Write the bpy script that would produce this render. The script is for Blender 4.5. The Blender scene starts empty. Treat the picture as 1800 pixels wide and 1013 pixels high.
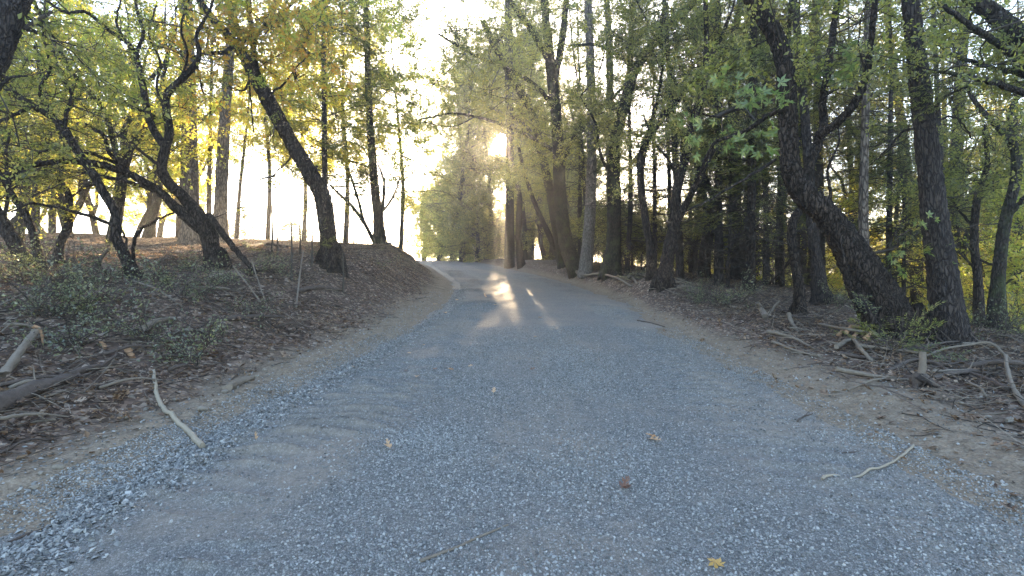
import bpy, math, random
import numpy as np
from mathutils import Vector

R = math.radians
rng = np.random.default_rng(7)
random.seed(7)
scn = bpy.context.scene

# ------------------------------------------------------------------ camera
CAM_Z = 1.5
cam_d = bpy.data.cameras.new("camera")
cam_d.lens = 18.0
cam_d.sensor_width = 36.0
cam_d.clip_start = 0.05
cam_d.clip_end = 5000
cam = bpy.data.objects.new("camera", cam_d)
cam.location = (0, 0, CAM_Z)
cam.rotation_euler = (R(90), 0, 0)
scn.collection.objects.link(cam)
scn.camera = cam

# ------------------------------------------------------------------ light
SUN_DIR = Vector((-0.0256, 1.0, 0.2789)).normalized()
SUN_EL = math.asin(SUN_DIR.z)
SUN_AZ = math.atan2(SUN_DIR.x, SUN_DIR.y)
world = bpy.data.worlds.new("World")
scn.world = world
world.use_nodes = True
wn = world.node_tree
wn.nodes.clear()
w_out = wn.nodes.new("ShaderNodeOutputWorld")
w_bg = wn.nodes.new("ShaderNodeBackground")
w_sky = wn.nodes.new("ShaderNodeTexSky")
w_sky.sky_type = 'NISHITA'
w_sky.sun_disc = False
w_sky.sun_elevation = SUN_EL
w_sky.sun_rotation = SUN_AZ
w_sky.air_density = 1.0
w_sky.dust_density = 1.2
w_sky.ozone_density = 1.5
w_bg.inputs[1].default_value = 0.15
wn.links.new(w_sky.outputs[0], w_bg.inputs[0])
# bright aureole of the low sun in the air
w_geo = wn.nodes.new("ShaderNodeTexCoord")
w_dot = wn.nodes.new("ShaderNodeVectorMath"); w_dot.operation = 'DOT_PRODUCT'
w_dot.inputs[1].default_value = SUN_DIR
wn.links.new(w_geo.outputs['Generated'], w_dot.inputs[0])
def wmath(op, a, b):
    n = wn.nodes.new("ShaderNodeMath"); n.operation = op
    for i, v in enumerate((a, b)):
        if isinstance(v, (int, float)): n.inputs[i].default_value = v
        else: wn.links.new(v, n.inputs[i])
    return n.outputs[0]
w_c = wmath('MAXIMUM', w_dot.outputs['Value'], 0.0)
g1 = wmath('MULTIPLY', wmath('POWER', w_c, 16000.0), 900.0)   # about 1 degree
g2 = wmath('MULTIPLY', wmath('POWER', w_c, 700.0), 3.0)
g3 = wmath('MULTIPLY', wmath('POWER', w_c, 14.0), 0.06)
w_em = wn.nodes.new("ShaderNodeBackground")
w_em.inputs[0].default_value = (1.0, 0.66, 0.38, 1)
wn.links.new(wmath('ADD', wmath('ADD', g1, g2), g3), w_em.inputs[1])
w_add = wn.nodes.new("ShaderNodeAddShader")
wn.links.new(w_bg.outputs[0], w_add.inputs[0])
wn.links.new(w_em.outputs[0], w_add.inputs[1])
wn.links.new(w_add.outputs[0], w_out.inputs[0])

sun_d = bpy.data.lights.new("sun", 'SUN')
sun_d.energy = 5.0
sun_d.angle = R(0.5)
sun_d.color = (1.0, 0.74, 0.44)
sun = bpy.data.objects.new("sun", sun_d)
sun.rotation_euler = (-SUN_DIR).to_track_quat('-Z', 'Y').to_euler()
scn.collection.objects.link(sun)

scn.view_settings.view_transform = 'Standard'
scn.view_settings.look = 'None'
scn.view_settings.gamma = 1.0
scn.view_settings.exposure = 3.12
HAZE = 0.0021
scn.render.engine = 'CYCLES'
cy = scn.cycles
cy.max_bounces = 8
cy.diffuse_bounces = 4
cy.glossy_bounces = 2
cy.transmission_bounces = 4
cy.transparent_max_bounces = 4
cy.volume_bounces = 0
cy.caustics_reflective = False
cy.caustics_refractive = False
cy.use_denoising = True
cy.sample_clamp_indirect = 6.0

# ------------------------------------------------------------------ node helpers
def new_mat(name):
    m = bpy.data.materials.new(name)
    m.use_nodes = True
    nt = m.node_tree
    nt.nodes.clear()
    out = nt.nodes.new("ShaderNodeOutputMaterial")
    return m, nt, out
def N(nt, t, **kw):
    n = nt.nodes.new(t)
    for k, v in kw.items(): setattr(n, k, v)
    return n
def setin(nt, node, key, v):
    s = node.inputs[key]
    if isinstance(v, bpy.types.NodeSocket): nt.links.new(v, s)
    elif isinstance(v, tuple) and len(v) == 3 and s.type == 'RGBA': s.default_value = (*v, 1)
    else: s.default_value = v
def ramp(nt, fac, stops, mode='LINEAR'):
    n = N(nt, "ShaderNodeValToRGB")
    e = n.color_ramp.elements
    n.color_ramp.interpolation = mode
    while len(e) < len(stops): e.new(0.5)
    for el, (p, c) in zip(e, stops):
        el.position = p
        el.color = (*c, 1) if len(c) == 3 else c
    nt.links.new(fac, n.inputs[0])
    return n.outputs[0]
def noise(nt, vec, scale, detail=4, rough=0.55):
    n = N(nt, "ShaderNodeTexNoise")
    n.inputs['Scale'].default_value = scale
    n.inputs['Detail'].default_value = detail
    n.inputs['Roughness'].default_value = rough
    if vec is not None: nt.links.new(vec, n.inputs['Vector'])
    return n.outputs['Fac']
def mixc(nt, fac, a, b):
    n = N(nt, "ShaderNodeMix", data_type='RGBA')
    for key, v in ((0, fac), (6, a), (7, b)):
        if isinstance(v, bpy.types.NodeSocket): nt.links.new(v, n.inputs[key])
        elif isinstance(v, tuple): n.inputs[key].default_value = (*v, 1)
        else: n.inputs[key].default_value = v
    return n.outputs[2]
def math2(nt, op, a, b=0.0, c=None):
    n = N(nt, "ShaderNodeMath", operation=op)
    for i, v in enumerate((a, b) if c is None else (a, b, c)):
        if isinstance(v, bpy.types.NodeSocket): nt.links.new(v, n.inputs[i])
        else: n.inputs[i].default_value = v
    return n.outputs[0]

def leaf_mat(name, stops, trans, tmix=0.5, gloss=0.04):
    """stops: leaf surface colours; trans: colours of light passing through."""
    m, nt, out = new_mat(name)
    geo = N(nt, "ShaderNodeNewGeometry")
    rnd = geo.outputs['Random Per Island']
    big = noise(nt, geo.outputs['Position'], 0.9, 2)
    f = math2(nt, 'MULTIPLY_ADD', big, 0.9, math2(nt, 'MULTIPLY_ADD', rnd, 0.6, -0.3))
    n = len(stops)
    col = ramp(nt, f, [(0.15 + 0.7 * i / (n - 1), c) for i, c in enumerate(stops)])
    tcol = ramp(nt, f, [(0.15 + 0.7 * i / (n - 1), c) for i, c in enumerate(trans)])
    d = N(nt, "ShaderNodeBsdfDiffuse"); nt.links.new(col, d.inputs[0])
    t = N(nt, "ShaderNodeBsdfTranslucent"); nt.links.new(tcol, t.inputs[0])
    mx = N(nt, "ShaderNodeMixShader"); mx.inputs[0].default_value = tmix
    nt.links.new(d.outputs[0], mx.inputs[1]); nt.links.new(t.outputs[0], mx.inputs[2])
    g = N(nt, "ShaderNodeBsdfGlossy"); g.inputs['Roughness'].default_value = 0.4
    g.inputs[0].default_value = (1, 1, 1, 1)
    mx2 = N(nt, "ShaderNodeMixShader"); mx2.inputs[0].default_value = gloss
    nt.links.new(mx.outputs[0], mx2.inputs[1]); nt.links.new(g.outputs[0], mx2.inputs[2])
    nt.links.new(mx2.outputs[0], out.inputs[0])
    return m

def bark_mat(name, dark, light, moss=None, scale=6.0, stretch=0.22, bump=0.85, rough=0.95):
    m, nt, out = new_mat(name)
    tc = N(nt, "ShaderNodeNewGeometry")
    mp = N(nt, "ShaderNodeMapping")
    mp.inputs['Scale'].default_value = (1, 1, stretch)
    nt.links.new(tc.outputs['Position'], mp.inputs[0])
    vor = N(nt, "ShaderNodeTexVoronoi", feature='DISTANCE_TO_EDGE')
    vor.inputs['Scale'].default_value = scale * 3.2
    wob = N(nt, "ShaderNodeTexNoise"); wob.inputs['Scale'].default_value = scale * 2
    nt.links.new(mp.outputs[0], wob.inputs['Vector'])
    addv = N(nt, "ShaderNodeVectorMath", operation='MULTIPLY_ADD')
    nt.links.new(wob.outputs['Color'], addv.inputs[0])
    addv.inputs[1].default_value = (0.09, 0.09, 0.09)
    nt.links.new(mp.outputs[0], addv.inputs[2])
    nt.links.new(addv.outputs[0], vor.inputs['Vector'])
    crack = ramp(nt, vor.outputs['Distance'], [(0.0, (0, 0, 0)), (0.22, (1, 1, 1))])
    fine = noise(nt, tc.outputs['Position'], scale * 9, 5, 0.7)
    n1 = noise(nt, tc.outputs['Position'], scale * 0.7, 3)
    f = math2(nt, 'MULTIPLY', crack, math2(nt, 'MULTIPLY_ADD', fine, 0.9, math2(nt, 'MULTIPLY_ADD', n1, 0.6, -0.25)))
    col = mixc(nt, f, dark, light)
    if moss:
        mf = ramp(nt, noise(nt, tc.outputs['Position'], 3.1, 5, 0.65), [(0.5, (0, 0, 0)), (0.66, (1, 1, 1))])
        col = mixc(nt, math2(nt, 'MULTIPLY', mf, 0.7), col, moss)
    b = N(nt, "ShaderNodeBsdfPrincipled")
    nt.links.new(col, b.inputs['Base Color'])
    b.inputs['Roughness'].default_value = rough
    b.inputs['Specular IOR Level'].default_value = 0.15
    bp = N(nt, "ShaderNodeBump"); bp.inputs['Strength'].default_value = bump
    bp.inputs['Distance'].default_value = 0.05
    nt.links.new(math2(nt, 'MULTIPLY_ADD', fine, 0.4, crack), bp.inputs['Height'])
    nt.links.new(bp.outputs[0], b.inputs['Normal'])
    nt.links.new(b.outputs[0], out.inputs[0])
    return m

def plain_mat(name, stops, scale=20.0, bump=0.3, island=True):
    m, nt, out = new_mat(name)
    geo = N(nt, "ShaderNodeNewGeometry")
    f = noise(nt, geo.outputs['Position'], scale, 5, 0.65)
    if island:
        f = math2(nt, 'MULTIPLY_ADD', geo.outputs['Random Per Island'], 0.75, math2(nt, 'MULTIPLY_ADD', f, 0.5, -0.12))
    n = len(stops)
    col = ramp(nt, f, [(0.1 + 0.8 * i / (n - 1), c) for i, c in enumerate(stops)])
    b = N(nt, "ShaderNodeBsdfPrincipled")
    nt.links.new(col, b.inputs['Base Color'])
    b.inputs['Roughness'].default_value = 0.85
    b.inputs['Specular IOR Level'].default_value = 0.2
    bp = N(nt, "ShaderNodeBump"); bp.inputs['Strength'].default_value = bump
    bp.inputs['Distance'].default_value = 0.01
    nt.links.new(noise(nt, geo.outputs['Position'], scale * 4, 3), bp.inputs['Height'])
    nt.links.new(bp.outputs[0], b.inputs['Normal'])
    nt.links.new(b.outputs[0], out.inputs[0])
    return m

M = {}
M['oak_leaf'] = leaf_mat("oak_leaf", [(.065, .068, .028), (.11, .115, .04), (.18, .165, .05)], [(.24, .27, .05), (.44, .44, .06), (.68, .58, .09)], 0.62)
M['fir_leaf'] = leaf_mat("fir_needle", [(.05, .06, .028), (.08, .095, .036), (.14, .135, .045)], [(.2, .23, .05), (.36, .37, .07), (.58, .5, .09)], 0.42)
M['lit_leaf'] = leaf_mat("yellow_green_leaf", [(.14, .18, .03), (.22, .23, .04), (.34, .27, .04)], [(.48, .58, .08), (.70, .68, .10), (.90, .70, .12)], 0.72)
M['gold_leaf'] = leaf_mat("golden_oak_leaf", [(.14, .18, .03), (.42, .28, .03), (.42, .14, .02)], [(.5, .6, .08), (.95, .62, .06), (.85, .35, .05)], 0.55)
M['maple_leaf'] = leaf_mat("maple_leaf", [(.09, .12, .035), (.13, .16, .045), (.22, .22, .05)], [(.2, .3, .07), (.28, .38, .09), (.55, .55, .1)], 0.42)
M['shrub_leaf'] = leaf_mat("shrub_leaf", [(.04, .037, .02), (.075, .078, .034), (.19, .16, .06)], [(.2, .25, .06), (.3, .34, .08), (.5, .45, .1)], 0.35, 0.08)
M['bark_dark'] = bark_mat("dark_bark", (.012, .009, .007), (.11, .078, .06), None, 7, 0.3)
M['bark_moss'] = bark_mat("mossy_bark", (.018, .014, .011), (.10, .075, .058), (.075, .085, .035), 7, 0.3)
M['bark_pine'] = bark_mat("pine_bark", (.07, .052, .042), (.36, .28, .22), None, 5, 0.25)
M['bark_pale'] = bark_mat("pale_bark", (.09, .075, .065), (.34, .29, .25), None, 6, 0.3)
M['bark_fir'] = bark_mat("fir_bark", (.022, .017, .015), (.12, .092, .078), None, 8, 0.22)
M['twig'] = plain_mat("twig_bark", [(.03, .023, .018), (.075, .058, .045)], 12, 0.1)
M['dead_wood'] = plain_mat("weathered_wood", [(.05, .037, .028), (.15, .115, .085), (.26, .205, .155)], 26, 1.0)
M['dark_wood'] = plain_mat("rotten_wood", [(.022, .017, .014), (.065, .047, .037), (.15, .11, .085)], 24, 0.9)
M['split_wood'] = plain_mat("split_orange_wood", [(.20, .10, .055), (.34, .19, .10), (.42, .27, .155)], 24, 1.0)
M['stone'] = plain_mat("verge_stone", [(.11, .09, .068), (.19, .155, .12), (.28, .235, .185)], 40, 0.8)
M['pale_stick'] = plain_mat("pale_stick", [(.19, .15, .105), (.33, .265, .19)], 30, 0.4)
M['gravel'] = plain_mat("gravel_stone", [(.075, .07, .063), (.16, .15, .138), (.225, .212, .195), (.36, .335, .30)], 30, 0.2)
M['litter'] = leaf_mat("leaf_litter", [(.04, .025, .017), (.11, .067, .043), (.2, .132, .088), (.36, .265, .19)], [(.10, .05, .02), (.3, .15, .06), (.5, .3, .15), (.6, .4, .2)], 0.2, 0.02)
M['fallen_tan'] = leaf_mat("fallen_leaf_tan", [(.42, .27, .16), (.52, .34, .2)], [(.7, .35, .15), (.8, .45, .2)], 0.3, 0.03)
M['fallen_brown'] = leaf_mat("fallen_leaf_brown", [(.09, .045, .03), (.2, .10, .06)], [(.3, .12, .05), (.4, .2, .08)], 0.2, 0.03)
M['fallen_yellow'] = leaf_mat("fallen_leaf_yellow", [(.45, .28, .08), (.5, .3, .1)], [(.8, .45, .1), (.8, .5, .15)], 0.3, 0.03)

# ------------------------------------------------------------------ terrain
_L = rng.random((64, 64))
def vnoise(x, y, s=1.0, seed=0):
    x = np.asarray(x, float) * s + 17.3 * seed + 1000; y = np.asarray(y, float) * s + 9.1 * seed + 1000
    xi = np.floor(x).astype(int); yi = np.floor(y).astype(int)
    fx = x - xi; fy = y - yi
    fx = fx * fx * (3 - 2 * fx); fy = fy * fy * (3 - 2 * fy)
    g = lambda a, b: _L[a % 64, b % 64]
    return ((g(xi, yi) * (1 - fx) + g(xi + 1, yi) * fx) * (1 - fy) + (g(xi, yi + 1) * (1 - fx) + g(xi + 1, yi + 1) * fx) * fy) * 2 - 1
def fbm(x, y, s=1.0, o=4, seed=0):
    a, v = 1.0, 0
    for k in range(o):
        v = v + a * vnoise(x, y, s, seed + k); s *= 2.03; a *= 0.5
    return v
def sstep(t):
    t = np.clip(t, 0, 1); return t * t * (3 - 2 * t)
HW = 2.8
XC_Y = [-60, 0, 4, 8, 14, 19, 24, 29, 34, 40, 50, 62, 80, 120]
XC_X = [0, 0, .1, .38, .6, .15, -.75, -1.9, -3.0, -4.6, -8.6, -15, -28, -60]
_yy = np.linspace(-60, 120, 721)
_k = np.exp(-0.5 * (np.arange(-12, 13) / 5.0) ** 2); _k /= _k.sum()
_xx = np.convolve(np.pad(np.interp(_yy, XC_Y, XC_X), 12, mode='edge'), _k, 'valid')
def xc(Y): return np.interp(Y, _yy, _xx)
_sl_y = np.array([-400, -60, 0, 40, 46, 56, 75, 120, 1500])
_sl_s = np.array([.0, .05, .078, .094, .06, .0, -.10, -.10, 0])
_gy = np.linspace(-400, 1500, 3801)
_gs = np.interp(_gy, _sl_y, _sl_s); _gz = np.concatenate([[0], np.cumsum((_gs[1:] + _gs[:-1]) / 2 * np.diff(_gy))])
_gz -= np.interp(0, _gy, _gz)
def zr(Y): return np.interp(Y, _gy, _gz)
def hw(y): return np.interp(y, [3, 9, 40], [2.8, 2.42, 2.5])
def zone(x, y):
    c = xc(y); return c - hw(y) - x, x - c - hw(y)      # distance past the left / right edge
def terrain(x, y, detail=True):
    x = np.asarray(x, float); y = np.asarray(y, float)
    dl, dr = zone(x, y)
    z = zr(y)
    hb = np.interp(y, [-5, 0, 5, 12, 20, 30, 45, 60], [.4, .5, .78, 1.15, 1.5, 1.35, .6, .2])
    z = z + hb * sstep((dl + 0.1) / np.interp(y, [0, 8, 20], [4.2, 3.2, 2.6])) + np.where(dl > 3, .035 * np.clip(dl - 3, 0, 12), 0)
    z = z - sstep(dl / 6) * .22 * np.clip(y - 25, 0, 60) - .12 * np.clip(dl - 20, 0, 120)
    z = z + .10 * sstep(dr / .8) * (1 - sstep((dr - 1.2) / 3)) + .08 * sstep(dr / 3)
    z = z + .32 * sstep((dr - .1) / .9) * np.interp(y, [11, 17, 36, 44], [0, 1, 1, 0])
    z = z - .26 * np.clip(dr - 6.0, 0, 60) - .02 * np.clip(dr - 2, 0, 4)
    # dirt mound at the roadside
    z = z + .42 * np.exp(-(((x - 4.25) / .7) ** 2 + ((y - 14.6) / .9) ** 2)) * (dr > -.3)
    # berm on the left
    z = z + .07 * np.exp(-((dl - .25) / .22) ** 2) * (y < 30)
    if detail:
        off = np.clip(np.maximum(dl, dr), 0, 2) / 2
        z = z + off * (.10 * fbm(x, y, .5, 3, 3) + .05 * fbm(x, y, 2.3, 3, 9)) + np.clip(np.maximum(dl, dr) + .1, 0, .3) / .3 * .018 * fbm(x, y, 7, 3, 5)
    far = np.clip(np.hypot(x, y) - 250, 0, 1e9)
    return np.maximum(z, -26 + 0 * far)
def tz(x, y): return float(terrain(x, y))
def ground_at(px, py, dmax=60):
    a = (px - 900) / 900; b = (506.5 - py) / 900
    ds = np.concatenate([np.arange(1.2, 12, .03), np.arange(12, dmax, .12)])
    h = CAM_Z + b * ds - terrain(a * ds, ds)
    i = np.argmax(h < 0)
    if h[i] >= 0: return None
    D = ds[i]
    return np.array([a * D, D, float(terrain(a * D, D))])
def P(px, py, D): return np.array([(px - 900) / 900 * D, D, CAM_Z + (506.5 - py) / 900 * D])

# ------------------------------------------------------------------ mesh helpers
class MB:
    def __init__(s): s.V = []; s.F = []; s.I = []; s.S = []; s.n = 0
    def add(s, V, F, mi=0, smooth=False):
        V = np.asarray(V, np.float32).reshape(-1, 3); F = np.asarray(F, np.int32)
        if len(F) == 0: return
        s.V.append(V); s.F.append(F + s.n); s.n += len(V)
        s.I.append(np.full(len(F), mi, np.int32) if np.isscalar(mi) else np.asarray(mi, np.int32))
        s.S.append(np.full(len(F), smooth, bool) if np.isscalar(smooth) else smooth)
    def mesh(s, name, mats, origin=(0, 0, 0)):
        V = np.concatenate(s.V) - np.asarray(origin, np.float32)
        me = bpy.data.meshes.new(name)
        me.vertices.add(len(V)); me.vertices.foreach_set("co", V.ravel())
        sizes = np.concatenate([np.full(len(f), f.shape[1], np.int32) for f in s.F])
        loops = np.concatenate([f.ravel() for f in s.F])
        me.loops.add(len(loops)); me.loops.foreach_set("vertex_index", loops.astype(np.int32))
        me.polygons.add(len(sizes))
        st = np.concatenate([[0], np.cumsum(sizes)[:-1]]).astype(np.int32)
        me.polygons.foreach_set("loop_start", st)
        me.polygons.foreach_set("material_index", np.concatenate(s.I))
        me.polygons.foreach_set("use_smooth", np.concatenate(s.S))
        for m in mats: me.materials.append(M[m] if isinstance(m, str) else m)
        me.update(calc_edges=True)
        return me
def link(name, me, parent=None, loc=(0, 0, 0)):
    o = bpy.data.objects.new(name, me); scn.collection.objects.link(o)
    o.location = loc
    if parent is not None: o.parent = parent
    return o
def tag(o, label=None, cat=None, group=None, kind=None):
    if label: o['label'] = label
    if cat: o['category'] = cat
    if group: o['group'] = group
    if kind: o['kind'] = kind
    return o
def thing(name, loc, label, cat, group=None):
    return tag(link(name, None, None, loc), label, cat, group)

def spline(pts, n):
    """Catmull-Rom through the rows of pts (any number of columns), n samples per span."""
    p = np.asarray(pts, float)
    if len(p) == 2: return p[0] + (p[1] - p[0]) * np.linspace(0, 1, n + 1)[:, None]
    q = np.vstack([2 * p[0] - p[1], p, 2 * p[-1] - p[-2]])
    out = []
    for i in range(1, len(q) - 2):
        t = np.linspace(0, 1, n, endpoint=False)[:, None]
        a, b, c, d = q[i - 1], q[i], q[i + 1], q[i + 2]
        out.append(.5 * ((2 * b) + (c - a) * t + (2 * a - 5 * b + 4 * c - d) * t * t + (3 * b - a - 3 * c + d) * t ** 3))
    out.append(p[-1:])
    return np.vstack(out)
def tube(pts, rad, k=6, rough=0.0, cap=True):
    pts = np.asarray(pts, float); n = len(pts)
    rad = np.broadcast_to(np.asarray(rad, float), (n,)).copy()
    t = np.gradient(pts, axis=0); t /= np.linalg.norm(t, axis=1)[:, None] + 1e-9
    ref = np.array([0.31, 0.95, 0.07]) if abs(t[0] @ np.array([0.31, 0.95, 0.07])) < .9 else np.array([1., 0, 0])
    u = np.cross(ref, t[0]); u /= np.linalg.norm(u)
    U = np.empty((n, 3))
    for i in range(n):
        u = u - t[i] * (u @ t[i]); u /= np.linalg.norm(u) + 1e-9; U[i] = u
    W = np.cross(t, U)
    a = np.arange(k) / k * 2 * math.pi
    rr = rad[:, None] * np.ones((1, k))
    if rough: rr = rr + 0 * a[None]; rr = rr * (1 + rough * (rng.random((n, k)) - .5) + rough * .8 * np.sin(a * 3 + np.linspace(0, 5, n)[:, None]) * .5)
    V = pts[:, None, :] + rr[:, :, None] * (np.cos(a)[None, :, None] * U[:, None] + np.sin(a)[None, :, None] * W[:, None])
    V = V.reshape(-1, 3)
    i, j = np.meshgrid(np.arange(n - 1), np.arange(k), indexing='ij')
    F = np.stack([i * k + j, i * k + (j + 1) % k, (i + 1) * k + (j + 1) % k, (i + 1) * k + j], -1).reshape(-1, 4)
    return V, F
def add_tube(mb, pts, rad, k=6, mi=0, rough=0.0, caps=False):
    V, F = tube(pts, rad, k, rough)
    mb.add(V, F, mi, True)
    if caps:
        n = len(pts)
        for r0, c, flip in ((0, pts[0], True), ((n - 1) * k, pts[-1], False)):
            ring = V[r0:r0 + k]
            vv = np.vstack([ring, [ring.mean(0)]])
            f = [[i, (i + 1) % k, k] if not flip else [(i + 1) % k, i, k] for i in range(k)]
            mb.add(vv, np.array(f), mi, False)
def wander(start, d, length, n=6, curl=.25, bend=(0, 0, 0)):
    p = np.array(start, float); d = np.array(d, float); d /= np.linalg.norm(d)
    pts = [p.copy()]
    for i in range(n):
        d = d + rng.normal(0, curl, 3) + np.array(bend); d /= np.linalg.norm(d)
        p = p + d * length / n; pts.append(p.copy())
    return np.array(pts)

# ------------------------------------------------------------------ foliage sprays (templates, +X outward)
def leaf_quads(pos, axis, nrm, L, Wd, fold=.25):
    """one folded quad per leaf. pos, axis, nrm: (n,3)."""
    axis = axis / np.linalg.norm(axis, axis=1)[:, None]
    s = np.cross(nrm, axis); s /= np.linalg.norm(s, axis=1)[:, None] + 1e-9
    up = np.cross(axis, s)
    L = np.asarray(L)[..., None]; Wd = np.asarray(Wd)[..., None]
    a = pos; c = pos + axis * L
    mid = pos + axis * L * .45
    b = mid + s * Wd * .5 + up * Wd * fold; d = mid - s * Wd * .5 + up * Wd * fold
    V = np.stack([a, b, c, d], 1).reshape(-1, 3)
    return V, np.arange(len(V)).reshape(-1, 4)
def lobed(pos, axis, nrm, L, kind):
    """leaf made of kites: 'maple' five lobes, 'oak' a spine and side lobes."""
    axis = axis / np.linalg.norm(axis, axis=1)[:, None]
    s = np.cross(nrm, axis); s /= np.linalg.norm(s, axis=1)[:, None] + 1e-9
    up = np.cross(axis, s)
    if kind == 'maple': lob = [(0, 0, 0, 1, .34), (0, 0, 48, .9, .32), (0, 0, -48, .9, .32), (0, 0, 100, .62, .28), (0, 0, -100, .62, .28)]
    else: lob = [(0, 0, 0, 1, .2), (.22, 0, 55, .42, .2), (.22, 0, -55, .42, .2), (.48, 0, 45, .40, .18), (.48, 0, -45, .40, .18), (.7, 0, 30, .26, .12), (.7, 0, -30, .26, .12)]
    mb = []; n = len(pos); L = np.broadcast_to(np.asarray(L, float), (n,))[:, None]
    for k, (ox, oy, ang, ln, w) in enumerate(lob):
        ca, sa = math.cos(R(ang)), math.sin(R(ang))
        ax = axis * ca + s * sa; sx = -axis * sa + s * ca
        o = pos + axis * ox * L + up * L * (.0006 * k)
        cup = up * L * .10 * abs(sa)
        mb.append(np.stack([o, o + ax * L * ln * .5 + sx * L * w * .5, o + ax * L * ln + cup, o + ax * L * ln * .5 - sx * L * w * .5], 1))
    V = np.stack(mb, 1).reshape(-1, 3)
    return V, np.arange(len(V)).reshape(-1, 4)

def unit(n):
    v = rng.normal(size=(n, 3)); return v / np.linalg.norm(v, axis=1)[:, None]
def make_spray(kind):
    mb = MB()
    if kind in ('oak', 'lit', 'gold', 'shrub', 'maple'):
        nl = {'oak': 75, 'lit': 60, 'gold': 26, 'shrub': 46, 'maple': 9}[kind]
        L = {'oak': .075, 'lit': .095, 'gold': .13, 'shrub': .06, 'maple': .17}[kind]
        main = wander((0, 0, 0), (1, 0, .1), .8, 5, .2)
        add_tube(mb, main, np.linspace(.008, .003, 6), 3, 1)
        tips = []
        for i in range(8):
            a = main[rng.integers(1, 6)]
            d = np.array([.6, rng.uniform(-1, 1), rng.uniform(-.5, .8)])
            w = wander(a, d, rng.uniform(.2, .45), 4, .3)
            add_tube(mb, w, np.linspace(.004, .0015, 5), 3, 1)
            tips.append(w)
        W = np.concatenate(tips + [main[2:]])
        idx = rng.integers(0, len(W), nl)
        pos = W[idx] + rng.normal(0, .045, (nl, 3))
        ax = unit(nl) + np.array([.5, 0, -.15]); nr = unit(nl) * .8 + np.array([0, 0, 1.])
        sz = L * rng.uniform(.7, 1.25, nl)
        if kind == 'maple': V, F = lobed(pos, ax + [0, 0, -.4], nr, sz, 'maple')
        elif kind == 'gold': V, F = lobed(pos, ax + [0, 0, -.5], unit(nl), sz, 'oak')
        else: V, F = leaf_quads(pos, ax, nr, sz, sz * .55)
        mb.add(V, F, 0)
    elif kind == 'fir':
        main = wander((0, 0, 0), (1, 0, 0), 1.0, 6, .09, (0, 0, -.03))
        add_tube(mb, main, np.linspace(.008, .002, 7), 3, 1)
        pos, ax, nr = [], [], []
        for i in range(1, 7):
            for sgn in (-1, 1):
                a = main[i]; d = np.array([.75, sgn * rng.uniform(.6, 1.1), rng.uniform(-.3, .1)])
                ln = .42 * (1.1 - i / 8) * rng.uniform(.7, 1.2)
                w = wander(a, d, ln, 4, .12)
                add_tube(mb, w, [.003, .002, .002, .0015, .001], 3, 1)
                for q in range(1, 5):
                    for s2 in (-1, 1):
                        t = w[q] - w[q - 1]; t /= np.linalg.norm(t)
                        sd = np.cross(t, [0, 0, 1]) * s2
                        pos.append(w[q] - t * .02); ax.append(t + sd * rng.uniform(.5, 1.0) + rng.normal(0, .12, 3)); nr.append([rng.normal(0, .3), rng.normal(0, .3), 1])
                pos.append(w[-1]); ax.append(w[-1] - w[-2]); nr.append([0, 0, 1])
        n = len(pos); sz = rng.uniform(.07, .12, n)
        V, F = leaf_quads(np.array(pos), np.array(ax), np.array(nr), sz, sz * .22, .1)
        mb.add(V, F, 0)
    elif kind == 'bare':
        main = wander((0, 0, 0), (1, 0, 0), 1.0, 6, .25)
        add_tube(mb, main, np.linspace(.007, .002, 7), 3, 1)
        for i in range(9):
            a = main[rng.integers(1, 7)]
            w = wander(a, (.6, rng.uniform(-1, 1), rng.uniform(-.8, .6)), rng.uniform(.2, .5), 4, .35)
            add_tube(mb, w, np.linspace(.003, .001, 5), 3, 1)
    V = np.concatenate(mb.V); F = [f for f in mb.F]; I = mb.I
    F = np.concatenate(F); I = np.concatenate(I)
    return V, F, I
SPRAYS = {k: [make_spray(k) for _ in range(6)] for k in ('oak', 'lit', 'gold', 'shrub', 'maple', 'fir', 'bare')}
LEAFM = {'oak': 'oak_leaf', 'lit': 'lit_leaf', 'gold': 'gold_leaf', 'shrub': 'shrub_leaf', 'maple': 'maple_leaf', 'fir': 'fir_leaf', 'bare': 'twig'}
CHINKS = []      # gaps in the leaves through which the low sun reaches the road: start point, radius, growth
def in_chink(pos, f=1.0):
    pos = np.asarray(pos, float).reshape(-1, 3); sd_ = np.array(SUN_DIR); out = np.zeros(len(pos), bool)
    for o, r0, gr in CHINKS:
        rel = pos - o; al = rel @ sd_
        out |= (np.linalg.norm(rel - al[:, None] * sd_, axis=1) < f * (r0 + gr * al)) & (al > 2)
    return out
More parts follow.
